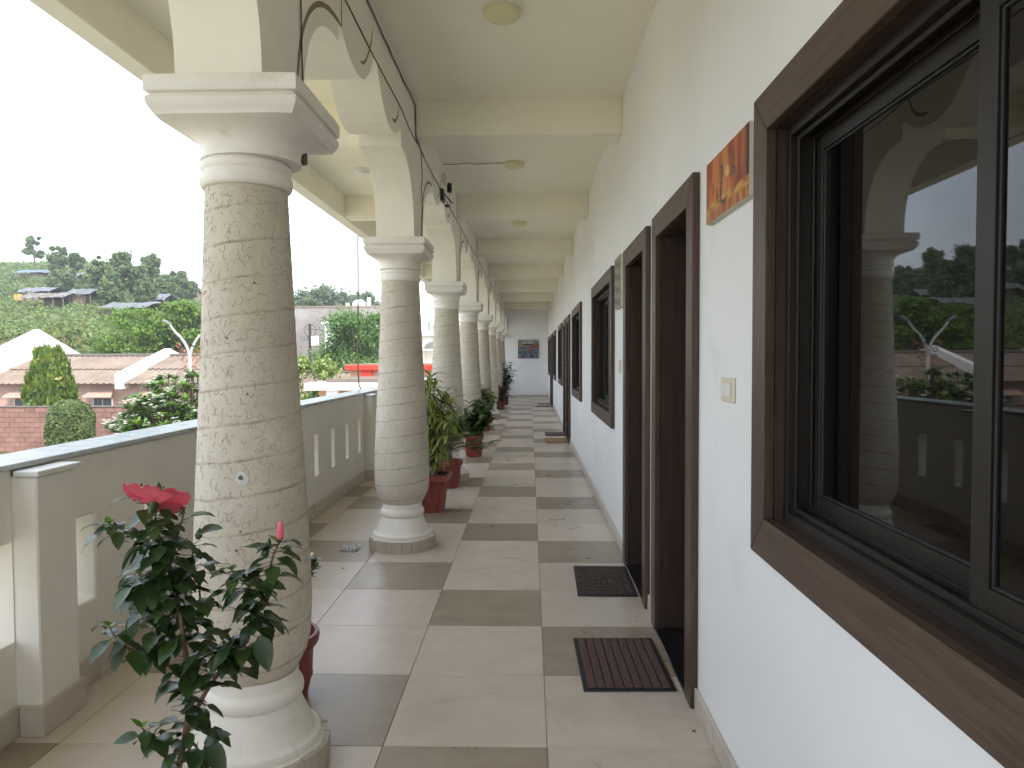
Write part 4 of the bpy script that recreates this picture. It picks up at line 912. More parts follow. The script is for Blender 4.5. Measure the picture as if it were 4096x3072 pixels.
TL = {'leafy': leafmat('compound_leaf', (.055, .13, .035), (.14, .25, .075), .5, .3), 'hilltree': leafmat('hill_tree_leaf', (.10, .15, .07), (.175, .235, .115), .6, .35), 'gulmohar': leafmat('feathery_green_leaf', (.07, .15, .018), (.16, .27, .03), .5, .3), 'dark': leafmat('shrub_leaf', (.025, .055, .015), (.06, .105, .025), .5, .2),
      'scrub': leafmat('scrub_leaf', (.095, .15, .04), (.19, .25, .085), .7, .2), 'topiary': leafmat('clipped_leaf', (.035, .075, .018), (.15, .19, .06), .5, .2), 'asoka': leafmat('drooping_leaf', (.03, .075, .012), (.13, .20, .02), .4, .25),
      'yellow': leafmat('yellow_young_leaf', (.22, .26, .03), (.38, .36, .05), .4, .3), 'frangi': leafmat('frangipani_leaf', (.05, .12, .022), (.12, .22, .045), .4, .2), 'frangi2': leafmat('young_frangipani_leaf', (.09, .18, .02), (.16, .27, .03), .4, .3), 'white': leafmat('white_petal', (.78, .78, .70), (.85, .85, .80), .5, .3),
      'orange': leafmat('orange_blossom', (.42, .14, .04), (.55, .22, .06), .6, .2), 'variegated': leafmat('variegated_leaf', (.07, .15, .025), (.34, .40, .14), .5, .2), 'roottree': leafmat('far_tree_leaf', (.075, .125, .07), (.14, .19, .11), .6, .35)}
def tree(name, label, base, H, cr, n, s, mat, group, seed, trunk=.35, nl=9, fz=.75, spread=1.0, cat='tree', tr=.13):
    rn = random.Random(seed); rg = np.random.default_rng(seed); b = Vector(base); e = empty(name, b, label, cat, group)
    tk = MB(); top = b+Vector((rn.uniform(-.1, .1)*cr, 0, H*(trunk+.18))); tk.tube(curve_pts([b, b.lerp(top, .5)+Vector((rn.uniform(-.05, .05)*H, 0, 0)), top], 4), [tr*H/9*(1-.55*i/8) for i in range(9)], 7)
    lob = []; cz = b.z+H*(trunk+1)/2; hh = H*(1-trunk)/2
    for k in range(nl):
        a = rn.uniform(0, 6.283); rr = cr*spread*math.sqrt(rn.random())*.80; q = rn.uniform(-1, 1); r_ = cr*rn.uniform(.20, .40)*(1-.25*abs(q))
        c = Vector((b.x+rr*math.cos(a)*(1-.35*max(q, 0)), b.y+rr*math.sin(a)*(1-.35*max(q, 0)), cz+q*(hh-r_*fz*.9))); lob.append((c.x, c.y, c.z, r_, fz))
        s0 = b.lerp(top, rn.uniform(.55, 1)); tk.tube(curve_pts([s0, s0.lerp(c, .5)+Vector((0, 0, .06*H*rn.random())), c], 3), [tr*H/9*.45*(1-.8*i/6) for i in range(7)], 5)
    tk.build('trunk', M['bark'], e, smooth=True)
    link('crown', cloud_mesh(lobes_cloud(lob, n, s, .85, rg)), TL[mat], e); return e

# hillside trees, seen from the left edge towards the columns
HT = [(76, 600, 500, 20, 'tall thin tree standing alone at the left end of the hill ridge', .45, 6), (125, 618, 524, 23, 'second tall tree along the hill ridge', .35, 8), (168, 612, 541, 19, 'small round topped tree third along the hill ridge', .4, 7), (140, 640, 572, 34, 'low dark tree below the ridge trees beside the blue roofed shack', .2, 8),
      (212, 652, 548, 20, 'slim tree at the left of the big hill clump', .3, 8), (258, 655, 538, 44, 'largest broad tree in the middle of the hill clump', .22, 13), (294, 658, 565, 30, 'mid green tree right of the largest hill tree', .25, 9), (326, 655, 544, 26, 'open crowned tree standing right in the hill clump', .35, 9), (352, 660, 590, 26, 'shorter tree between the open crowned tree and the column', .25, 8),
      (386, 662, 576, 24, 'tree on the hill closest to the column edge', .25, 8), (190, 650, 590, 26, 'low bushy tree left of the hill clump', .15, 8), (410, 660, 600, 22, 'small tree half hidden behind the nearest column', .25, 7), (235, 660, 605, 24, 'low dark tree in front of the hill clump', .1, 8), (310, 668, 600, 26, 'dense low tree above the grey roofed shed', .1, 8)]
for k, (u, vb, vt, wpx, lab, tf, nl) in enumerate(HT):
    p = hit(u, vb); H = at(u, vt, p.y).z-p.z; cr = wpx*1.85172/FPX*p.y
    tree('hill_tree', lab, (p.x, p.y, hz(p.x, p.y)-.1), H*.97, cr*.95, 7000 if nl > 6 else 4000, .24*p.y/80, 'hilltree', 'trees on the hillside', 100+k, tf, nl*3, .85)
# far trees over the rooftops between first and second column
for k, (u, vt, wpx, Y, lab) in enumerate(((690, 616, 50, 98, 'tall rounded tree above the grey building'), (738, 630, 58, 100, 'middle tree above the grey building'), (795, 630, 52, 97, 'tree above the roofs touching the second column'), (655, 640, 20, 80, 'pale small tree right of the nearest column'), (676, 646, 22, 76, 'olive low tree above the left end of the grey building'), (936, 700, 8, 75, 'tiny treetop above the white house roof'), (765, 636, 50, 104, 'background tree behind the hanging rope'))):
    p = at(u, vt, Y); g = hz(p.x, p.y); tree('far_tree', lab, (p.x, p.y, g), p.z-g, wpx*1.35*1.85172/FPX*Y, 7000, .26*Y/80, 'roottree', 'far trees beyond the roofs', 200+k, .45, 20, .9)
# scrub on the hill: one mass of leaf clumps nobody could count
rg = np.random.default_rng(11); V = []
for k in range(5200):
    Y = 49.5+82*rg.random()**1.25; X = -Y*rg.uniform(.18, .80); r_ = rg.uniform(.25, .8)*(1+.5*(Y > 100)); c = np.array([X, Y, hz(X, Y)]); n = 26
    if mnoise.noise(Vector((X*.07, Y*.07, 9))) < -.22 and Y < 95: continue
    d = rg.normal(size=(n, 3)); d /= np.linalg.norm(d, axis=1)[:, None]; d[:, 2] = np.abs(d[:, 2])*.75; V.append(rhombs(c+d*r_*rg.uniform(.6, 1, (n, 1)), r_*.26*rg.uniform(.6, 1.3, n), .3, rg, d))
sc = link('scrub', cloud_mesh(np.concatenate(V)), TL['scrub'], base=(-50, 80, 5)); tag(sc, 'low green scrub and weeds covering the hillside', 'scrub', kind='stuff')
V = []
for k in range(260):
    u_, v_ = rg.uniform(0, 430), rg.uniform(575, 650); p = hit(u_, v_); r_ = rg.uniform(.5, 1.2); n = 60
    d = rg.normal(size=(n, 3)); d /= np.linalg.norm(d, axis=1)[:, None]; d[:, 2] = np.abs(d[:, 2]); V.append(rhombs(np.array([p.x, p.y, hz(p.x, p.y)])+d*r_*rg.uniform(.6, 1, (n, 1)), r_*.26*rg.uniform(.6, 1.3, n), .3, rg, d))
sc = link('hill_thicket', cloud_mesh(np.concatenate(V)), TL['hilltree'], base=(-50, 90, 8)); tag(sc, 'dark thicket of bushes under the hill trees', 'thicket', kind='stuff')
# ------------------------------------------------------------------ shacks on the hill
M['tarp'] = pmat('grey_tarpaulin', (.14, .145, .16), .45, .35, 1.5, .6, 4, dirt=(.10, .095, .09), dirt_at=(.5, .62), dirt_scale=1.4, bdist=.08)
M['tarp_blue'] = pmat('blue_tarpaulin', (.10, .15, .22), .45, .3, 1.2, .5, 4, dirt=(.16, .16, .16), dirt_at=(.5, .6), dirt_scale=1.2, bdist=.08)
M['thatch'] = pmat('weathered_thatch', (.14, .125, .115), .95, .4, 4, .8, 12, dirt=(.30, .29, .28), dirt_at=(.5, .65), dirt_scale=2, bdist=.06)
M['mud'] = pmat('mud_wall', (.24, .18, .13), .95, .2, 2, .5, 8); M['yellow_cloth'] = pmat('yellow_cloth', (.40, .29, .10), .8, .2, 3, .2, 8); M['planks'] = pmat('old_planks', (.20, .16, .13), .9, .3, 4, .4, 20, stretch=(1, 1, .2))
SH = [(105, 606, 88, 13, 5.2, 'tarp_blue', 'long blue roofed shack highest on the hill', .06), (172, 614, 36, 10, 4, 'tarp', 'small pale roofed shack right of the blue roof', .05), (103, 650, 66, 18, 4.5, 'tarp', 'grey tarpaulin shack with yellow cloth above the open shed', .10), (120, 664, 92, 14, 3.8, 'thatch', 'open sided shed with flat weathered roof on posts', .05),
      (193, 656, 54, 13, 3.6, 'tarp', 'low dark roofed shack in the middle of the slope', .10), (308, 690, 100, 28, 6.5, 'tarp', 'large grey thatched shed nearest the bright green tree', .22), (348, 668, 54, 17, 4, 'tarp', 'domed grey tarpaulin hut above the large shed', .25), (398, 642, 60, 9, 4, 'thatch', 'distant pale huts row beside the column edge', .12)]
for k, (u, vb, wpx, hpx, dep, mt, lab, pitch) in enumerate(SH):
    p = hit(u, vb); s = 1.85172/FPX*p.y; W, H = wpx*s, max(hpx*s, 1.3); z0 = hz(p.x, p.y)-.1; e = empty('shack', (p.x, p.y, z0), lab, 'shack', 'tarpaulin shacks on the hillside'); rn = random.Random(300+k)
    n1_, n2_ = 14, 8; rv = []
    for j in range(n2_+1):
        for i in range(n1_+1):
            x, y = i/n1_-.5, j/n2_-.5; rg_ = 1-abs(y+.12)*2
            rv.append((p.x+x*W*1.06+rn.uniform(-.05, .05), p.y+y*dep+rn.uniform(-.05, .05), z0+H*(.62+.42*rg_*(1+1.5*pitch))+.10*mnoise.noise(Vector((i*.9, j*.9, k)))+.10*mnoise.noise(Vector((i*.23, j*.3, k+5)))+(-.10 if j == 0 else 0)+rn.uniform(-.04, .04)))
    MB().add(rv, [(j*(n1_+1)+i, j*(n1_+1)+i+1, (j+1)*(n1_+1)+i+1, (j+1)*(n1_+1)+i) for j in range(n2_) for i in range(n1_)]).build('roof', M[mt], e)
    for i in range(5):
        for yy in (-.46, .46):
            x = p.x+(i/4-.5)*W*.94; MB().tube([(x, p.y+yy*dep, z0-.6), (x+rn.uniform(-.05, .05), p.y+yy*dep, z0+H*.60)], .05, 5).build('post', M['bark'], e)
    if k != 3: MB().box((p.x-W*.46, p.y-dep*.40, z0-.5), (p.x+W*(.46 if k in (5, 6, 7) else .1), p.y+dep*.40, z0+H*.58)).build('side_wall', M['mud'] if k not in (6,) else M['planks'], e)
    else: MB().box((p.x-W*.3, p.y+dep*.1, z0-.5), (p.x+W*.3, p.y+dep*.40, z0+H*.55)).build('side_wall', M['planks'], e)
    if k in (2, 6):
        MB().add([(p.x-W*.62+i*.22, p.y-dep*.5+.2*math.sin(i*2), z0+H*.45*(1-j)+.1*math.sin(i*3+j)) for j in range(2) for i in range(5)], [(i, i+1, i+6, i+5) for i in range(4)]).build('hanging_cloth', M['yellow_cloth'], e)
# ------------------------------------------------------------------ pink house with corrugated roof
M['pink'] = pmat('pink_wall_paint', (.47, .315, .25), .75, .06, .8, .15, 20, dirt=(.36, .25, .20), dirt_at=(.58, .85), dirt_scale=.7)
M['whitewash'] = pmat('whitewash', (.82, .81, .79), .7, .03, 1, .15, 20)
M['roofsheet'] = pmat('asbestos_sheet', (.225, .168, .125), .9, .18, 1.2, .2, 10, dirt=(.13, .095, .075), dirt_at=(.48, .72), dirt_scale=1.1, dirt_stretch=(1, .15, 1))
M['winblue'] = pmat('grey_blue_window', (.09, .10, .125), .3, .1, 3, 0); M['eavedark'] = pmat('ridge_tile', (.12, .10, .085), .9, .2, 3, .2, 10)
hs = empty('house', (-24, 37, GZ), 'long pink house with corrugated brown roof and white gables', 'house')
X0, X1, YF, YR, YK, ZE, ZR = -46, -13.2, 32.6, 37, 41.4, .36, 1.60
MB().box((X0+.3, YF+.5, GZ), (X1-.3, YK-.5, ZE+.12)).build('wall', M['pink'], hs)
def sheet(ya, za, yb, zb, name):
    mb = MB(); n = int((X1-X0)/.073); A = []; B = []
    for i in range(n+1):
        x = X0+i*.073; dz = .024*math.sin(i*math.pi/2); A.append((x, ya, za+dz)); B.append((x, yb, zb+dz))
    mb.rings([A, B], False); mb.rings([[(q[0], q[1], q[2]-.012) for q in B], [(q[0], q[1], q[2]-.012) for q in A]], False)
    mb.rings([[(q[0], q[1], q[2]-.012) for q in A], A], False)
    return mb.build(name, M['roofsheet'], hs)
ymid = (YF+YR)/2-.1; zm = ZE+(ZR-ZE)*(ymid-YF)/(YR-YF)
sheet(YF, ZE, ymid+.12, zm+.035, 'roof_sheet'); sheet(ymid, zm+.05, YR, ZR+.03, 'roof_sheet'); sheet(YK, ZE, YR, ZR+.02, 'roof_sheet')
MB().tube([(X0, YR, ZR+.05), (X1, YR, ZR+.05)], .10, 8).build('ridge_cap', M['eavedark'], hs)
def gable(x, rise, near, name='gable_parapet'):
    prof = [(YF-.15, ZE-.25), (YF-.15, near), (YR, ZR+rise), (YK+.15, near), (YK+.15, ZE-.25)]; mb = MB(); n = len(prof)
    mb.add([(x-.16, y, z) for y, z in prof]+[(x+.16, y, z) for y, z in prof], [tuple(range(n)), tuple(range(2*n-1, n-1, -1))]+[(i, (i+1) % n, (i+1) % n+n, i+n) for i in range(n)]); mb.build(name, M['whitewash'], hs)
gable(-25.4, 1.40, 1.35); gable(-18.6, .40, .80); gable(X1+.2, .40, .80)
for xc in (-26.2, -23.4, -19.7, -17.2, -14.6, -12.0, -29.5, -33):
    wn = MB().box((xc-.42, YF+.46, -1.15), (xc+.42, YF+.499, -.36)).build('window', M['winblue'], hs)
    fr = MB()
    for a_, b_ in (((xc-.45, YF+.45, -1.15), (xc-.42, YF+.499, -.36)), ((xc+.42, YF+.45, -1.15), (xc+.45, YF+.499, -.36)), ((xc-.015, YF+.45, -1.15), (xc+.015, YF+.459, -.36))): fr.box(a_, b_)
    fr.build('window_frame', M['whitewash'], wn)
    P = [(xc-.50, YF+.499, .05), (xc+.50, YF+.499, .05), (xc+.68, YF-.02, -.23), (xc-.68, YF-.02, -.23)]; sd_ = MB()
    sd_.add(P+[(q[0], q[1], q[2]-.06) for q in P], [(0, 3, 2, 1), (4, 5, 6, 7), (0, 1, 5, 4), (1, 2, 6, 5), (2, 3, 7, 6), (3, 0, 4, 7)])
    for j in range(1, 6):
        t_ = j/6; y_ = YF+.499-.519*t_; z_ = .05-.28*t_; hw = .50+.18*t_; sd_.box((xc-hw, y_-.012, z_-.01), (xc+hw, y_+.012, z_+.022))
    sd_.build('sunshade', M['pink'], hs)
# ------------------------------------------------------------------ red block boundary wall
M['block'] = pmat('red_laterite_block', (.235, .125, .10), .9, .22, 2.2, .4, 14, dirt=(.085, .052, .045), dirt_at=(.52, .76), dirt_scale=1.3, rnd=True)
M['mortar'] = pmat('dark_mortar', (.15, .085, .07), .95, .2, 6, .3, 20)
bw = empty('boundary_wall', (-17, 27.1, GZ), 'red block boundary wall in front of the pink house', 'wall')
MB().box((-34, 27.012, GZ), (-8, 27.28, -.36)).build('mortar_core', M['mortar'], bw); MB().box((-34, 26.96, -.3595), (-8, 27.33, -.315), bev=.008).build('capping', M['eavedark'], bw)
bm_ = [MB().box((0, 0, 0), (w_, .03, .178), bev=.006).mesh('block') for w_ in (.382, .19)]
for me in bm_: me.materials.append(M['block'])
nb = 0
rest = MB()
for r_ in range(14):
    z = -.365-.187*(r_+1)+.005; x = -33.9+(.195 if r_ % 2 else 0)
    while x < -8.4:
        if -21.2 < x < -12.6 and r_ < 12:
            o = bpy.data.objects.new('block', bm_[0]); COL.objects.link(o); o.parent = bw; o.location = Vector((x+random.uniform(-.004, .004), 26.988+random.uniform(-.006, .005), z))-ORG[bw.name]; nb += 1
        elif z > GZ: rest.box((x, 26.99, z), (x+.382, 27.02, z+.178))
        x += .39
tag(rest.build('block_course', M['block'], bw), kind='stuff')
# ------------------------------------------------------------------ garden plants
def clip_shrub(name, label, c, prof, n, s, mat, seed, mat2=None, shell=.06, droop=False, group=None):
    rg = np.random.default_rng(seed); e = empty(name, c, label, 'shrub', group); zz = np.array([p[0] for p in prof]); rr = np.array([p[1] for p in prof])
    z = zz[0]+(zz[-1]-zz[0])*rg.random(n); a = rg.uniform(0, 2*np.pi, n); r_ = np.interp(z, zz, rr); bmp = 1+(.09 if droop else .03)*np.sin(a*5+z*4)+(.07 if droop else .02)*np.sin(a*3-z*7)
    k = 1-shell*3*rg.random(n)**2; P = np.stack([c[0]+r_*k*bmp*np.cos(a), c[1]+r_*k*bmp*np.sin(a), c[2]+z], 1); out = np.stack([np.cos(a), np.sin(a), .35+0*a], 1)
    m_ = int(n*.16); rt = rr.max()*np.sqrt(rg.random(m_)); at_ = rg.uniform(0, 2*np.pi, m_); ztop = np.interp(rt, rr[::-1], zz[::-1]) if rr[-1] < rr[0] else np.full(m_, zz[-1])
    V = rhombs(P, s*rg.uniform(.6, 1.4, n), -.5 if droop else .2, rg, out, 2.6 if droop else 1.5)
    if droop:                                     # leaves hang: stretch them downwards
        Q = V.reshape(-1, 4, 3); cc = Q.mean(1, keepdims=True); Q = cc+(Q-cc)*np.array([.7, .7, 1.35]); V = Q.reshape(-1, 3)
    half = rg.random(n) < (.10 if mat2 else 0); Q = V.reshape(-1, 4, 3)
    tag(link('foliage', cloud_mesh(Q[~half].reshape(-1, 3)), TL[mat], e), kind='stuff')
    if mat2: tag(link('young_leaf', cloud_mesh(Q[half].reshape(-1, 3)), TL[mat2], e), kind='stuff')
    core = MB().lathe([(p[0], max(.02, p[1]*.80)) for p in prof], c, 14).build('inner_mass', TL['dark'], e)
    MB().tube([(c[0], c[1], GZ), (c[0], c[1], c[2]+.3*zz[-1])], .07, 7).build('trunk', M['bark'], e); return e
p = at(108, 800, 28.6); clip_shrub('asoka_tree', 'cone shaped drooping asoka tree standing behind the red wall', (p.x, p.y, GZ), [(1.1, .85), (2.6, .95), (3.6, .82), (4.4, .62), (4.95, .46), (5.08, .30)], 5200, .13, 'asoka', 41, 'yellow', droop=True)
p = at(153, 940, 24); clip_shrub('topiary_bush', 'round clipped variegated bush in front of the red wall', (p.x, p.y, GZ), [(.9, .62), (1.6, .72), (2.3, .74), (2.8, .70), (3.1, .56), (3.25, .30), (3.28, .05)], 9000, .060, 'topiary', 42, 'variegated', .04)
def low_shrub(u, v, Y, r_, lab, mat, seed, flower=None, s=.09, n=1400):
    p = at(u, v, Y); e = empty('garden_shrub', (p.x, p.y, GZ), lab, 'shrub', 'low garden shrubs'); rg = np.random.default_rng(seed); h = p.z-GZ
    lob = [(p.x+rg.normal()*r_*.5, p.y+rg.normal()*r_*.4, GZ+h*.55+rg.random()*h*.2, r_*.6, .8) for _ in range(6)]
    tag(link('foliage', cloud_mesh(lobes_cloud(lob, n, s, .4, rg)), TL[mat], e), kind='stuff')
    if flower: tag(link('blossom', cloud_mesh(lobes_cloud([(l[0], l[1], l[2]+.05, l[3]*1.03, .8) for l in lob], 60, s*.9, .05, rg)), TL[flower], e), kind='stuff')
    MB().tube([(p.x, p.y, GZ), (p.x, p.y, GZ+h*.6)], .05, 6).build('stem', M['bark'], e)
low_shrub(8, 978, 25, .8, 'green shrub at the left edge in front of the red wall', 'gulmohar', 51); low_shrub(118, 968, 25.4, .9, 'low shrub with red flowers beside the round bush', 'dark', 52, 'orange'); low_shrub(190, 962, 25.8, .6, 'small dark shrub right behind the round bush', 'dark', 53)
low_shrub(200, 975, 22, .7, 'pale green shrub showing over the parapet', 'variegated', 54)
# frangipani trees with white blossom
def frangipani(u, v, Y, W, Hh, lab, seed, nros):
    rn = random.Random(seed); p = at(u, v, Y); e = empty('frangipani_tree', (p.x, p.y, GZ), lab, 'tree', 'white flowering frangipani trees'); lf, ly, fl_, tk = MB(), MB(), MB(), MB()
    for k in range(nros):
        a = rn.uniform(0, 6.283); q = math.sqrt(rn.random()); z = p.z+Hh*(1-q*q*.9)*rn.uniform(.35, 1)-.15*rn.random(); c = Vector((p.x+W*q*math.cos(a), p.y+W*.8*q*math.sin(a), z))
        base_ = Vector((p.x+(c.x-p.x)*.3, p.y+(c.y-p.y)*.3, p.z-.9)); tk.tube(curve_pts([base_, base_.lerp(c, .5)+Vector(((c.x-p.x)*.15, 0, 0)), c], 3), [.035, .033, .03, .027, .025, .022, .02], 5)
        ax = Vector(((c.x-p.x)*.5, (c.y-p.y)*.5-.2, .9)).normalized(); up = Vector((0, 0, 1)); fresh = rn.random() < .22
        for q2 in range(17):
            d = (rdir(rn, rn.uniform(-.1, .9))+ax*.5); leaf(ly if fresh else lf, c, d, up, rn.uniform(.17, .28), .08, rn.uniform(.4, 1.2), 4, .2, 'obovate')
        if rn.random() < .6:
            c2 = c+ax*.13
            for q2 in range(rn.randint(4, 9)):
                cc = c2+Vector((rn.gauss(0, .05), rn.gauss(0, .05), rn.gauss(0, .04)))
                for q3 in range(5): leaf(fl_, cc, rdir(rn, .4), up, .075, .055, .2, 2, .1)
    tk.tube([(p.x, p.y, GZ), (p.x, p.y, p.z-.85)], [.12, .09], 8); tk.build('trunk', M['bark'], e); tag(lf.build('foliage', TL['frangi'], e, smooth=True), kind='stuff'); tag(ly.build('young_leaf', TL['frangi2'], e, smooth=True), kind='stuff'); tag(fl_.build('blossom', TL['white'], e), kind='stuff')
frangipani(400, 935, 20, 1.95, 1.80, 'large frangipani tree with white flowers beside the nearest column', 61, 400)
frangipani(285, 985, 18.5, .95, .66, 'lower frangipani shrub with white flowers above the parapet', 62, 110)
# bright green feathery tree and orange flowering bush behind the house
p = at(345, 700, 45.5); e = tree('gulmohar_tree', 'bright green feathery tree rising behind the pink house roof', (p.x, p.y, GZ), 8.2, 3.4, 26000, .12, 'gulmohar', None, 71, .42, 44, .5, 1.15)
p = at(420, 690, 44.5); tree('gulmohar_tree', 'second bright green tree behind the street lamp', (p.x, p.y, GZ), 8.3, 2.6, 15000, .12, 'gulmohar', None, 72, .42, 32, .55)
p = at(170, 715, 46); e = tree('flame_bush', 'orange flowering bush behind the white gable', (p.x, p.y, GZ), 6.7, 2.1, 9000, .11, 'scrub', None, 73, .5, 18, .6, 1.1, 'bush')
rg = np.random.default_rng(5); tag(link('blossom', cloud_mesh(rhombs(np.array([p.x, p.y-.9, GZ+6.0])+rg.normal(size=(110, 3))*np.array([1.1, .7, .45]), .08, .3, rg)), TL['orange'], e), kind='stuff')
# ------------------------------------------------------------------ twin arm street lamp with copper scrolls
M['lampwhite'] = pmat('white_lamp_paint', (.42, .42, .395), .4, .04, 3, 0); M['copper'] = pmat('copper_scroll', (.30, .12, .07), .45, .15, 8, 0, metal=.5)
pb_ = at(412, 860, 23); sl = empty('street_lamp', (pb_.x, pb_.y, GZ), 'white twin arm street lamp with copper scrollwork', 'street lamp'); x, y = pb_.x, pb_.y; zf = at(410, 770, 23).z
MB().tube([(x, y, GZ), (x, y, -.5), (x, y, zf)], [.075, .06, .05], 10).build('pole', M['lampwhite'], sl, smooth=True)
for s in (-1, 1):
    tip = Vector((x+s*.64, y, at(372, 700, 23).z)); A = curve_pts([(x, y, zf-.05), (x+s*.09, y, zf+.30), (x+s*.28, y, zf+.60), (x+s*.46, y, zf+.78), tip], 5)
    arm = MB().tube(A, [.05-.018*i/len(A) for i in range(len(A))], 8).build('arm', M['lampwhite'], sl, smooth=True)
    MB().tube([tip-Vector((s*.05, 0, .04)), tip+Vector((s*.04, 0, .035)), tip+Vector((s*.20, 0, .11)), tip+Vector((s*.23, 0, .12))], [.035, .055, .05, .02], 8).build('lamp_head', M['cable_grey'], sl)
    for q, (ox, oz, rr_) in enumerate(((.17, .12, .10), (.12, -.13, .12), (.33, .34, .09), (.08, -.36, .08))):
        P = [(x+s*(ox+.5*rr_)+s*rr_*(1-.6*t_/26)*math.cos(t_/26*7.5), y, zf+oz+rr_*(1-.6*t_/26)*math.sin(t_/26*7.5)) for t_ in range(27)]+[]
        MB().tube(P, .016, 5).build('scroll', M['copper'], sl)
# ------------------------------------------------------------------ roofs and houses between the first and third columns
M['grey_render'] = pmat('grey_cement_render', (.24, .21, .195), .9, .12, .35, .2, 6, dirt=(.32, .295, .28), dirt_at=(.5, .62), dirt_scale=.22)
M['redtrim'] = pmat('red_trim_paint', (.70, .045, .028), .5, .06, 2, 0); M['orange_wall'] = pmat('peach_wall_paint', (.58, .355, .24), .75, .05, 1, .1, 20)
M['stained'] = pmat('stained_white_wall', (.74, .73, .71), .8, .04, 1, .15, 15, dirt=(.22, .21, .19), dirt_at=(.60, .78), dirt_scale=1.1, dirt_stretch=(1.5, 1.5, .35))
gb = empty('grey_building', (-16, 62, GZ), 'plain grey cement building under the far trees', 'building'); zt = at(700, 664, 60).z; gx1 = at(868, 700, 60).x
MB().box((-30, 60, GZ), (gx1, 72, zt)).build('wall', M['grey_render'], gb); MB().box((-30.1, 59.94, zt), (gx1+.1, 72, zt+.12)).build('parapet_cap', M['mud'], gb); MB().box((-30, 59.97, zt-4.2), (gx1, 60, zt-4.12)).build('band', M['mud'], gb)
for k, (u, v0, v1) in enumerate(((751, 700, 655), (797, 662, 643))):
    a, b = at(u, v0, 60.5), at(u, v1, 60.5); MB().tube([(a.x, a.y, zt), (b.x, b.y, b.z)], .17, 8).build('vent_pipe', M['whitewash'], gb)
c = at(776, 664, 60.8); o = MB().lathe([(0, .55), (.2, .58), (.4, .5), (.55, .3), (.6, .05)], (c.x, c.y, zt+.1), 20).build('water_tank', M['whitewash'], gb); smooth_angle(o, 40)
wb = empty('white_building', (-13, 56, GZ), 'white building with flat cornice half hidden by the leafy tree', 'building'); a = at(701, 700, 56); zt = at(701, 693, 56).z
MB().box((a.x, 56, GZ), (a.x+8, 59.5, zt-.25)).build('wall', M['whitewash'], wb); MB().box((a.x-.2, 55.8, zt-.25), (a.x+8.1, 59.6, zt)).build('cornice', M['whitewash'], wb)
for i in range(3): MB().box((a.x+.9+i*2.2, 55.95, zt-2.6), (a.x+2.0+i*2.2, 55.999, zt-1.2)).build('window', M['winblue'], wb)
p = at(772, 745, 38); e = tree('leafy_tree', 'bushy bright green tree between first and second columns', (p.x+.1, 38, GZ), 7.6, 2.75, 36000, .095, 'leafy', None, 81, .22, 48, .75, 1.05)
# utility pole
px_ = at(670, 760, 45); up_ = empty('utility_pole', (px_.x, 45, GZ), 'dark utility pole with meter box and street lamp', 'pole'); zt = at(670, 700, 45).z; x, y = px_.x, 45
MB().tube([(x, y, GZ), (x, y, zt)], [.11, .085], 8).build('pole', M['cable'], up_)
for z_ in (.35, .9, 1.9): MB().box((x-.22, y-.03, zt-z_), (x+.22, y+.03, zt-z_+.05)).build('crossarm', M['eavedark'], up_)
MB().box((x+.10, y-.15, zt-1.35), (x+.52, y+.15, zt-.75), bev=.02).build('meter_box', M['cream_plastic'], up_); MB().box((x-.50, y-.1, zt-1.0), (x-.12, y+.1, zt-.66), bev=.03).build('transformer', M['cable_grey'], up_)
MB().tube([(x, y, zt-1.9), (x-.6, y, zt-1.72), (x-1.1, y, zt-1.6)], .02, 5).build('lamp_arm', M['cable_grey'], up_); MB().box((x-1.5, y-.09, zt-1.66), (x-1.08, y+.09, zt-1.50), bev=.03).build('lamp_head', M['whitewash'], up_)
ring_ = MB().tube([(x+.05+.38*math.cos(q/12*6.283), y-.1, zt-.4+.38*math.sin(q/12*6.283)) for q in range(13)], .018, 4).build('cable_coil', M['cable'], up_)
for k, (dx, dz, ex) in enumerate(((.1, -.3, 3.2), (.3, -1.4, 3.0))):
    MB().tube([(x+dx, y, zt+dz), (x+dx+ex*.5, y+1, zt+dz-.25+.5*k), (x+dx+ex, y+2, zt+dz-.2+.9*k)], .018, 4).build('wire', M['cable'], up_)
# variegated shrub, red trimmed block, white porch roof, small corrugated roof
p = at(684, 830, 22); tree('variegated_tree', 'pale variegated shrub showing beside the nearest column', (p.x-.1, 22, GZ), 4.75, 1.35, 12000, .075, 'variegated', None, 82, .25, 12, .9, .9, 'shrub')
rb = empty('red_trimmed_block', (-5, 29, GZ), 'peach building with red roof trim below the leafy tree', 'building'); a = at(746, 795, 28); b = at(975, 795, 28); zt = at(820, 789, 28).z
MB().box((a.x+.15, 28.1, GZ), (b.x, 33, zt-.19)).build('wall', M['orange_wall'], rb); MB().box((a.x, 27.9, zt-.19), (b.x+.2, 33.1, zt), bev=.01).build('red_fascia', M['redtrim'], rb); MB().box((a.x, 27.95, zt+.001), (b.x+.2, 33, zt+.05)).build('roof_top', M['mud'], rb)
q = at(790, 820, 28); MB().box((q.x-.20, 28.0, zt-.95), (q.x+.24, 28.098, zt-.192)).build('red_pilaster', M['redtrim'], rb)
MB().box((a.x+.5, 28.05, zt-1.3), (q.x-.4, 28.098, zt-.85)).build('window', M['winblue'], rb)
cr_ = empty('small_shed', (-8, 30, GZ), 'shed with a corrugated brown roof left of the red trim', 'shed'); a = at(717, 812, 30); mb = MB(); zt = a.z
A_, B_ = [], []
for i in range(60): 
    xx = a.x-2.6+i*.075; dz = .03*math.sin(i*math.pi/2); A_.append((xx, 29, zt-.75+dz)); B_.append((xx, 31.2, zt+.1+dz))
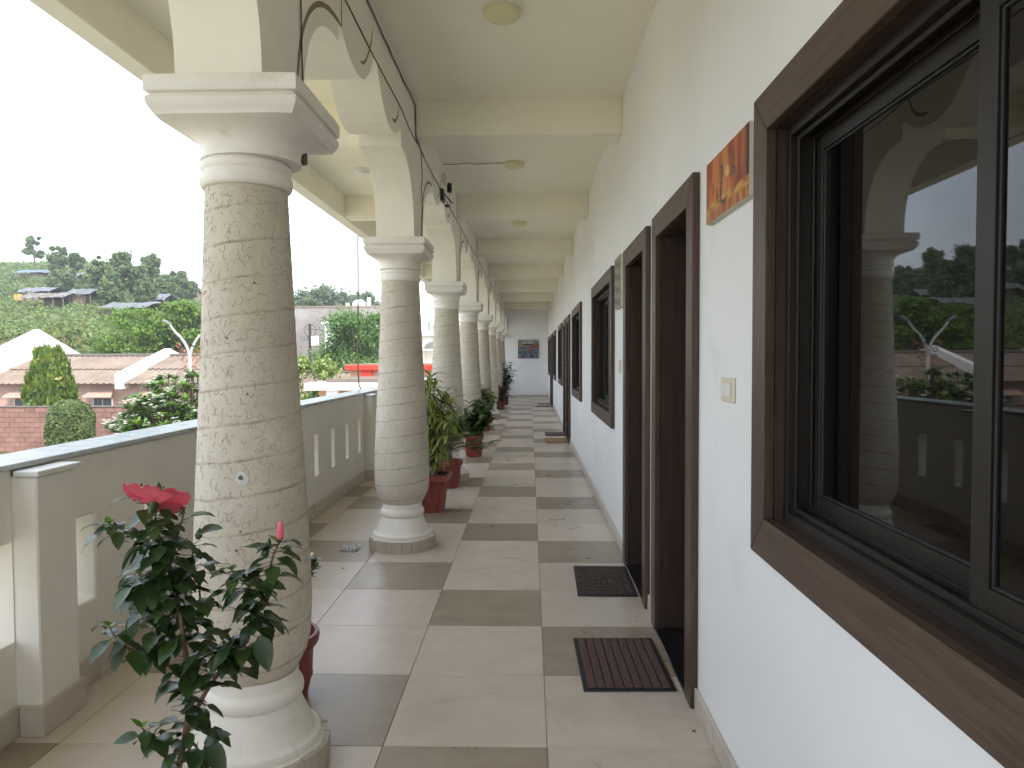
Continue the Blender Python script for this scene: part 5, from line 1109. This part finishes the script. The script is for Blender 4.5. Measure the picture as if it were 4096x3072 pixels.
mb.rings([A_, B_], False).build('roof', M['roofsheet'], cr_); MB().box((a.x-2.4, 29.2, GZ), (a.x+1.7, 31.1, zt-.80)).build('wall', M['orange_wall'], cr_); MB().tube([(a.x-2.6, 31.2, zt+.13), (a.x+1.9, 31.2, zt+.13)], .06, 6).build('ridge_cap', M['eavedark'], cr_)
pr = empty('porch_roof', (-5, 21, GZ), 'white porch with mossy flat roof beyond the parapet', 'porch'); a = at(656, 830, 20); b = at(812, 838, 20); zt = at(700, 828, 20).z
MB().box((a.x, 20, zt-.20), (b.x+2.0, 23.6, zt), bev=.01).build('slab', M['whitewash'], pr); MB().box((a.x+.5, 20.45, zt+.001), (b.x+1.8, 23.5, zt+.10)).build('mossy_top', M['joint'], pr)
MB().box((a.x+.25, 20.6, GZ), (b.x+1.8, 23.4, zt-.201)).build('wall', M['orange_wall'], pr)
q = at(718, 855, 20); MB().box((q.x-.2, 20.1, GZ), (q.x+.12, 20.4, zt-.201)).build('pillar', M['whitewash'], pr); MB().box((b.x+1.2, 20.1, GZ), (b.x+1.5, 20.4, zt-.201)).build('pillar', M['whitewash'], pr)
# white house with balcony between second and third columns
wh = empty('white_house', (-6.5, 52, GZ), 'stained white house with balcony railing and arched porch', 'house'); Yh = 48; f_ = lambda u, v: at((1600+u*.24108)/1.85172, (1100+v*.24108)/1.85172, Yh)
xl, xr = f_(200, 800).x, f_(760, 800).x+1.5; ztop = f_(400, 700).z; zl0, zl1 = f_(400, 1010).z, f_(400, 965).z; zr0, zr1 = f_(520, 930).z, f_(520, 765).z
apx = f_(640, 1090); ar = f_(380, 1225); zs0 = f_(400, 1240).z
prof = [(ar.x-.15, zs0)]+[(apx.x-(apx.x-ar.x)*math.cos(t_), ar.z+(apx.z-ar.z)*math.sin(t_)) for t_ in [i/10*math.pi/2 for i in range(11)]]
mb = MB(); mb.box((xl, Yh, GZ), (ar.x, Yh+6, zl0))
for (x0_, z0_), (x1_, z1_) in zip(prof[1:], prof[2:]): mb.add([(x0_, Yh, z0_), (x1_, Yh, z1_), (x1_, Yh, zl0), (x0_, Yh, zl0)], [(0, 1, 2, 3)]); mb.add([(x0_, Yh, z0_), (x1_, Yh, z1_), (x1_, Yh+1.2, z1_), (x0_, Yh+1.2, z0_)], [(0, 1, 2, 3)])
mb.box((apx.x, Yh+.001, apx.z), (xr, Yh+.3, zl0)); mb.build('wall', M['stained'], wh)
MB().box((ar.x+.001, Yh+1.2, GZ), (xr, Yh+5.9, zl0)).build('porch_back_wall', M['whitewash'], wh); MB().box((ar.x-.1, Yh-.05, zs0-.06), (xr, Yh+1.2, zs0+.04)).build('arch_slab', M['whitewash'], wh)
MB().box((xl-.2, Yh-.35, zl0+.001), (xr, Yh+6, zl1), bev=.02).build('balcony_slab', M['stained'], wh)
a = f_(350, 800); b = f_(475, 800); MB().box((xl, Yh-.2, zl1), (b.x, Yh+.1, f_(400, 750).z)).build('parapet', M['stained'], wh)
MB().box((b.x, Yh-.2, zl1), (xr, Yh+.1, zr0)).build('parapet', M['stained'], wh)
for i in range(6): z_ = zr0+(zr1-zr0)*i/5; MB().box((b.x, Yh-.08, z_-.02), (xr, Yh-.04, z_+.02)).build('rail', M['cable'], wh)
MB().box((b.x, Yh-.09, zr0), (b.x+.05, Yh-.03, zr1)).build('rail_post', M['cable'], wh)
MB().box((xl+.4, Yh+1.6, zl1), (xr, Yh+5.5, f_(400, 790).z)).build('upper_wall', M['whitewash'], wh)
ra, rb_ = f_(340, 690), f_(620, 770); rz = ra.z
MB().add([(xl-.6, Yh+1.2, rz+.35), (xr, Yh+1.2, rz-1.35), (xr, Yh+5.8, rz-.3), (xl-.6, Yh+5.8, rz+1.0), (xl-.6, Yh+1.2, rz+.22), (xr, Yh+1.2, rz-1.48), (xr, Yh+5.8, rz-.43), (xl-.6, Yh+5.8, rz+.87)], [(0, 1, 2, 3), (4, 7, 6, 5), (0, 4, 5, 1), (1, 5, 6, 2), (2, 6, 7, 3), (3, 7, 4, 0)]).build('roof', M['whitewash'], wh)
# ------------------------------------------------------------------ moist air between the hill and the gallery
m = bpy.data.materials.new('humid_air'); m.use_nodes = True; N = m.node_tree.nodes; L = m.node_tree.links
for n in list(N): N.remove(n)
pv = N.new('ShaderNodeVolumePrincipled'); pv.inputs['Color'].default_value = (.93, .96, 1, 1); pv.inputs['Density'].default_value = .0010; pv.inputs['Anisotropy'].default_value = .2
ou = N.new('ShaderNodeOutputMaterial'); L.new(pv.outputs[0], ou.inputs['Volume'])
haze = MB().box((-420, -60, GZ-1.2), (120, 420, 40)).build('haze', m, base=(0, 0, 0)); tag(haze, 'thin pale haze in the air', 'haze', kind='stuff')
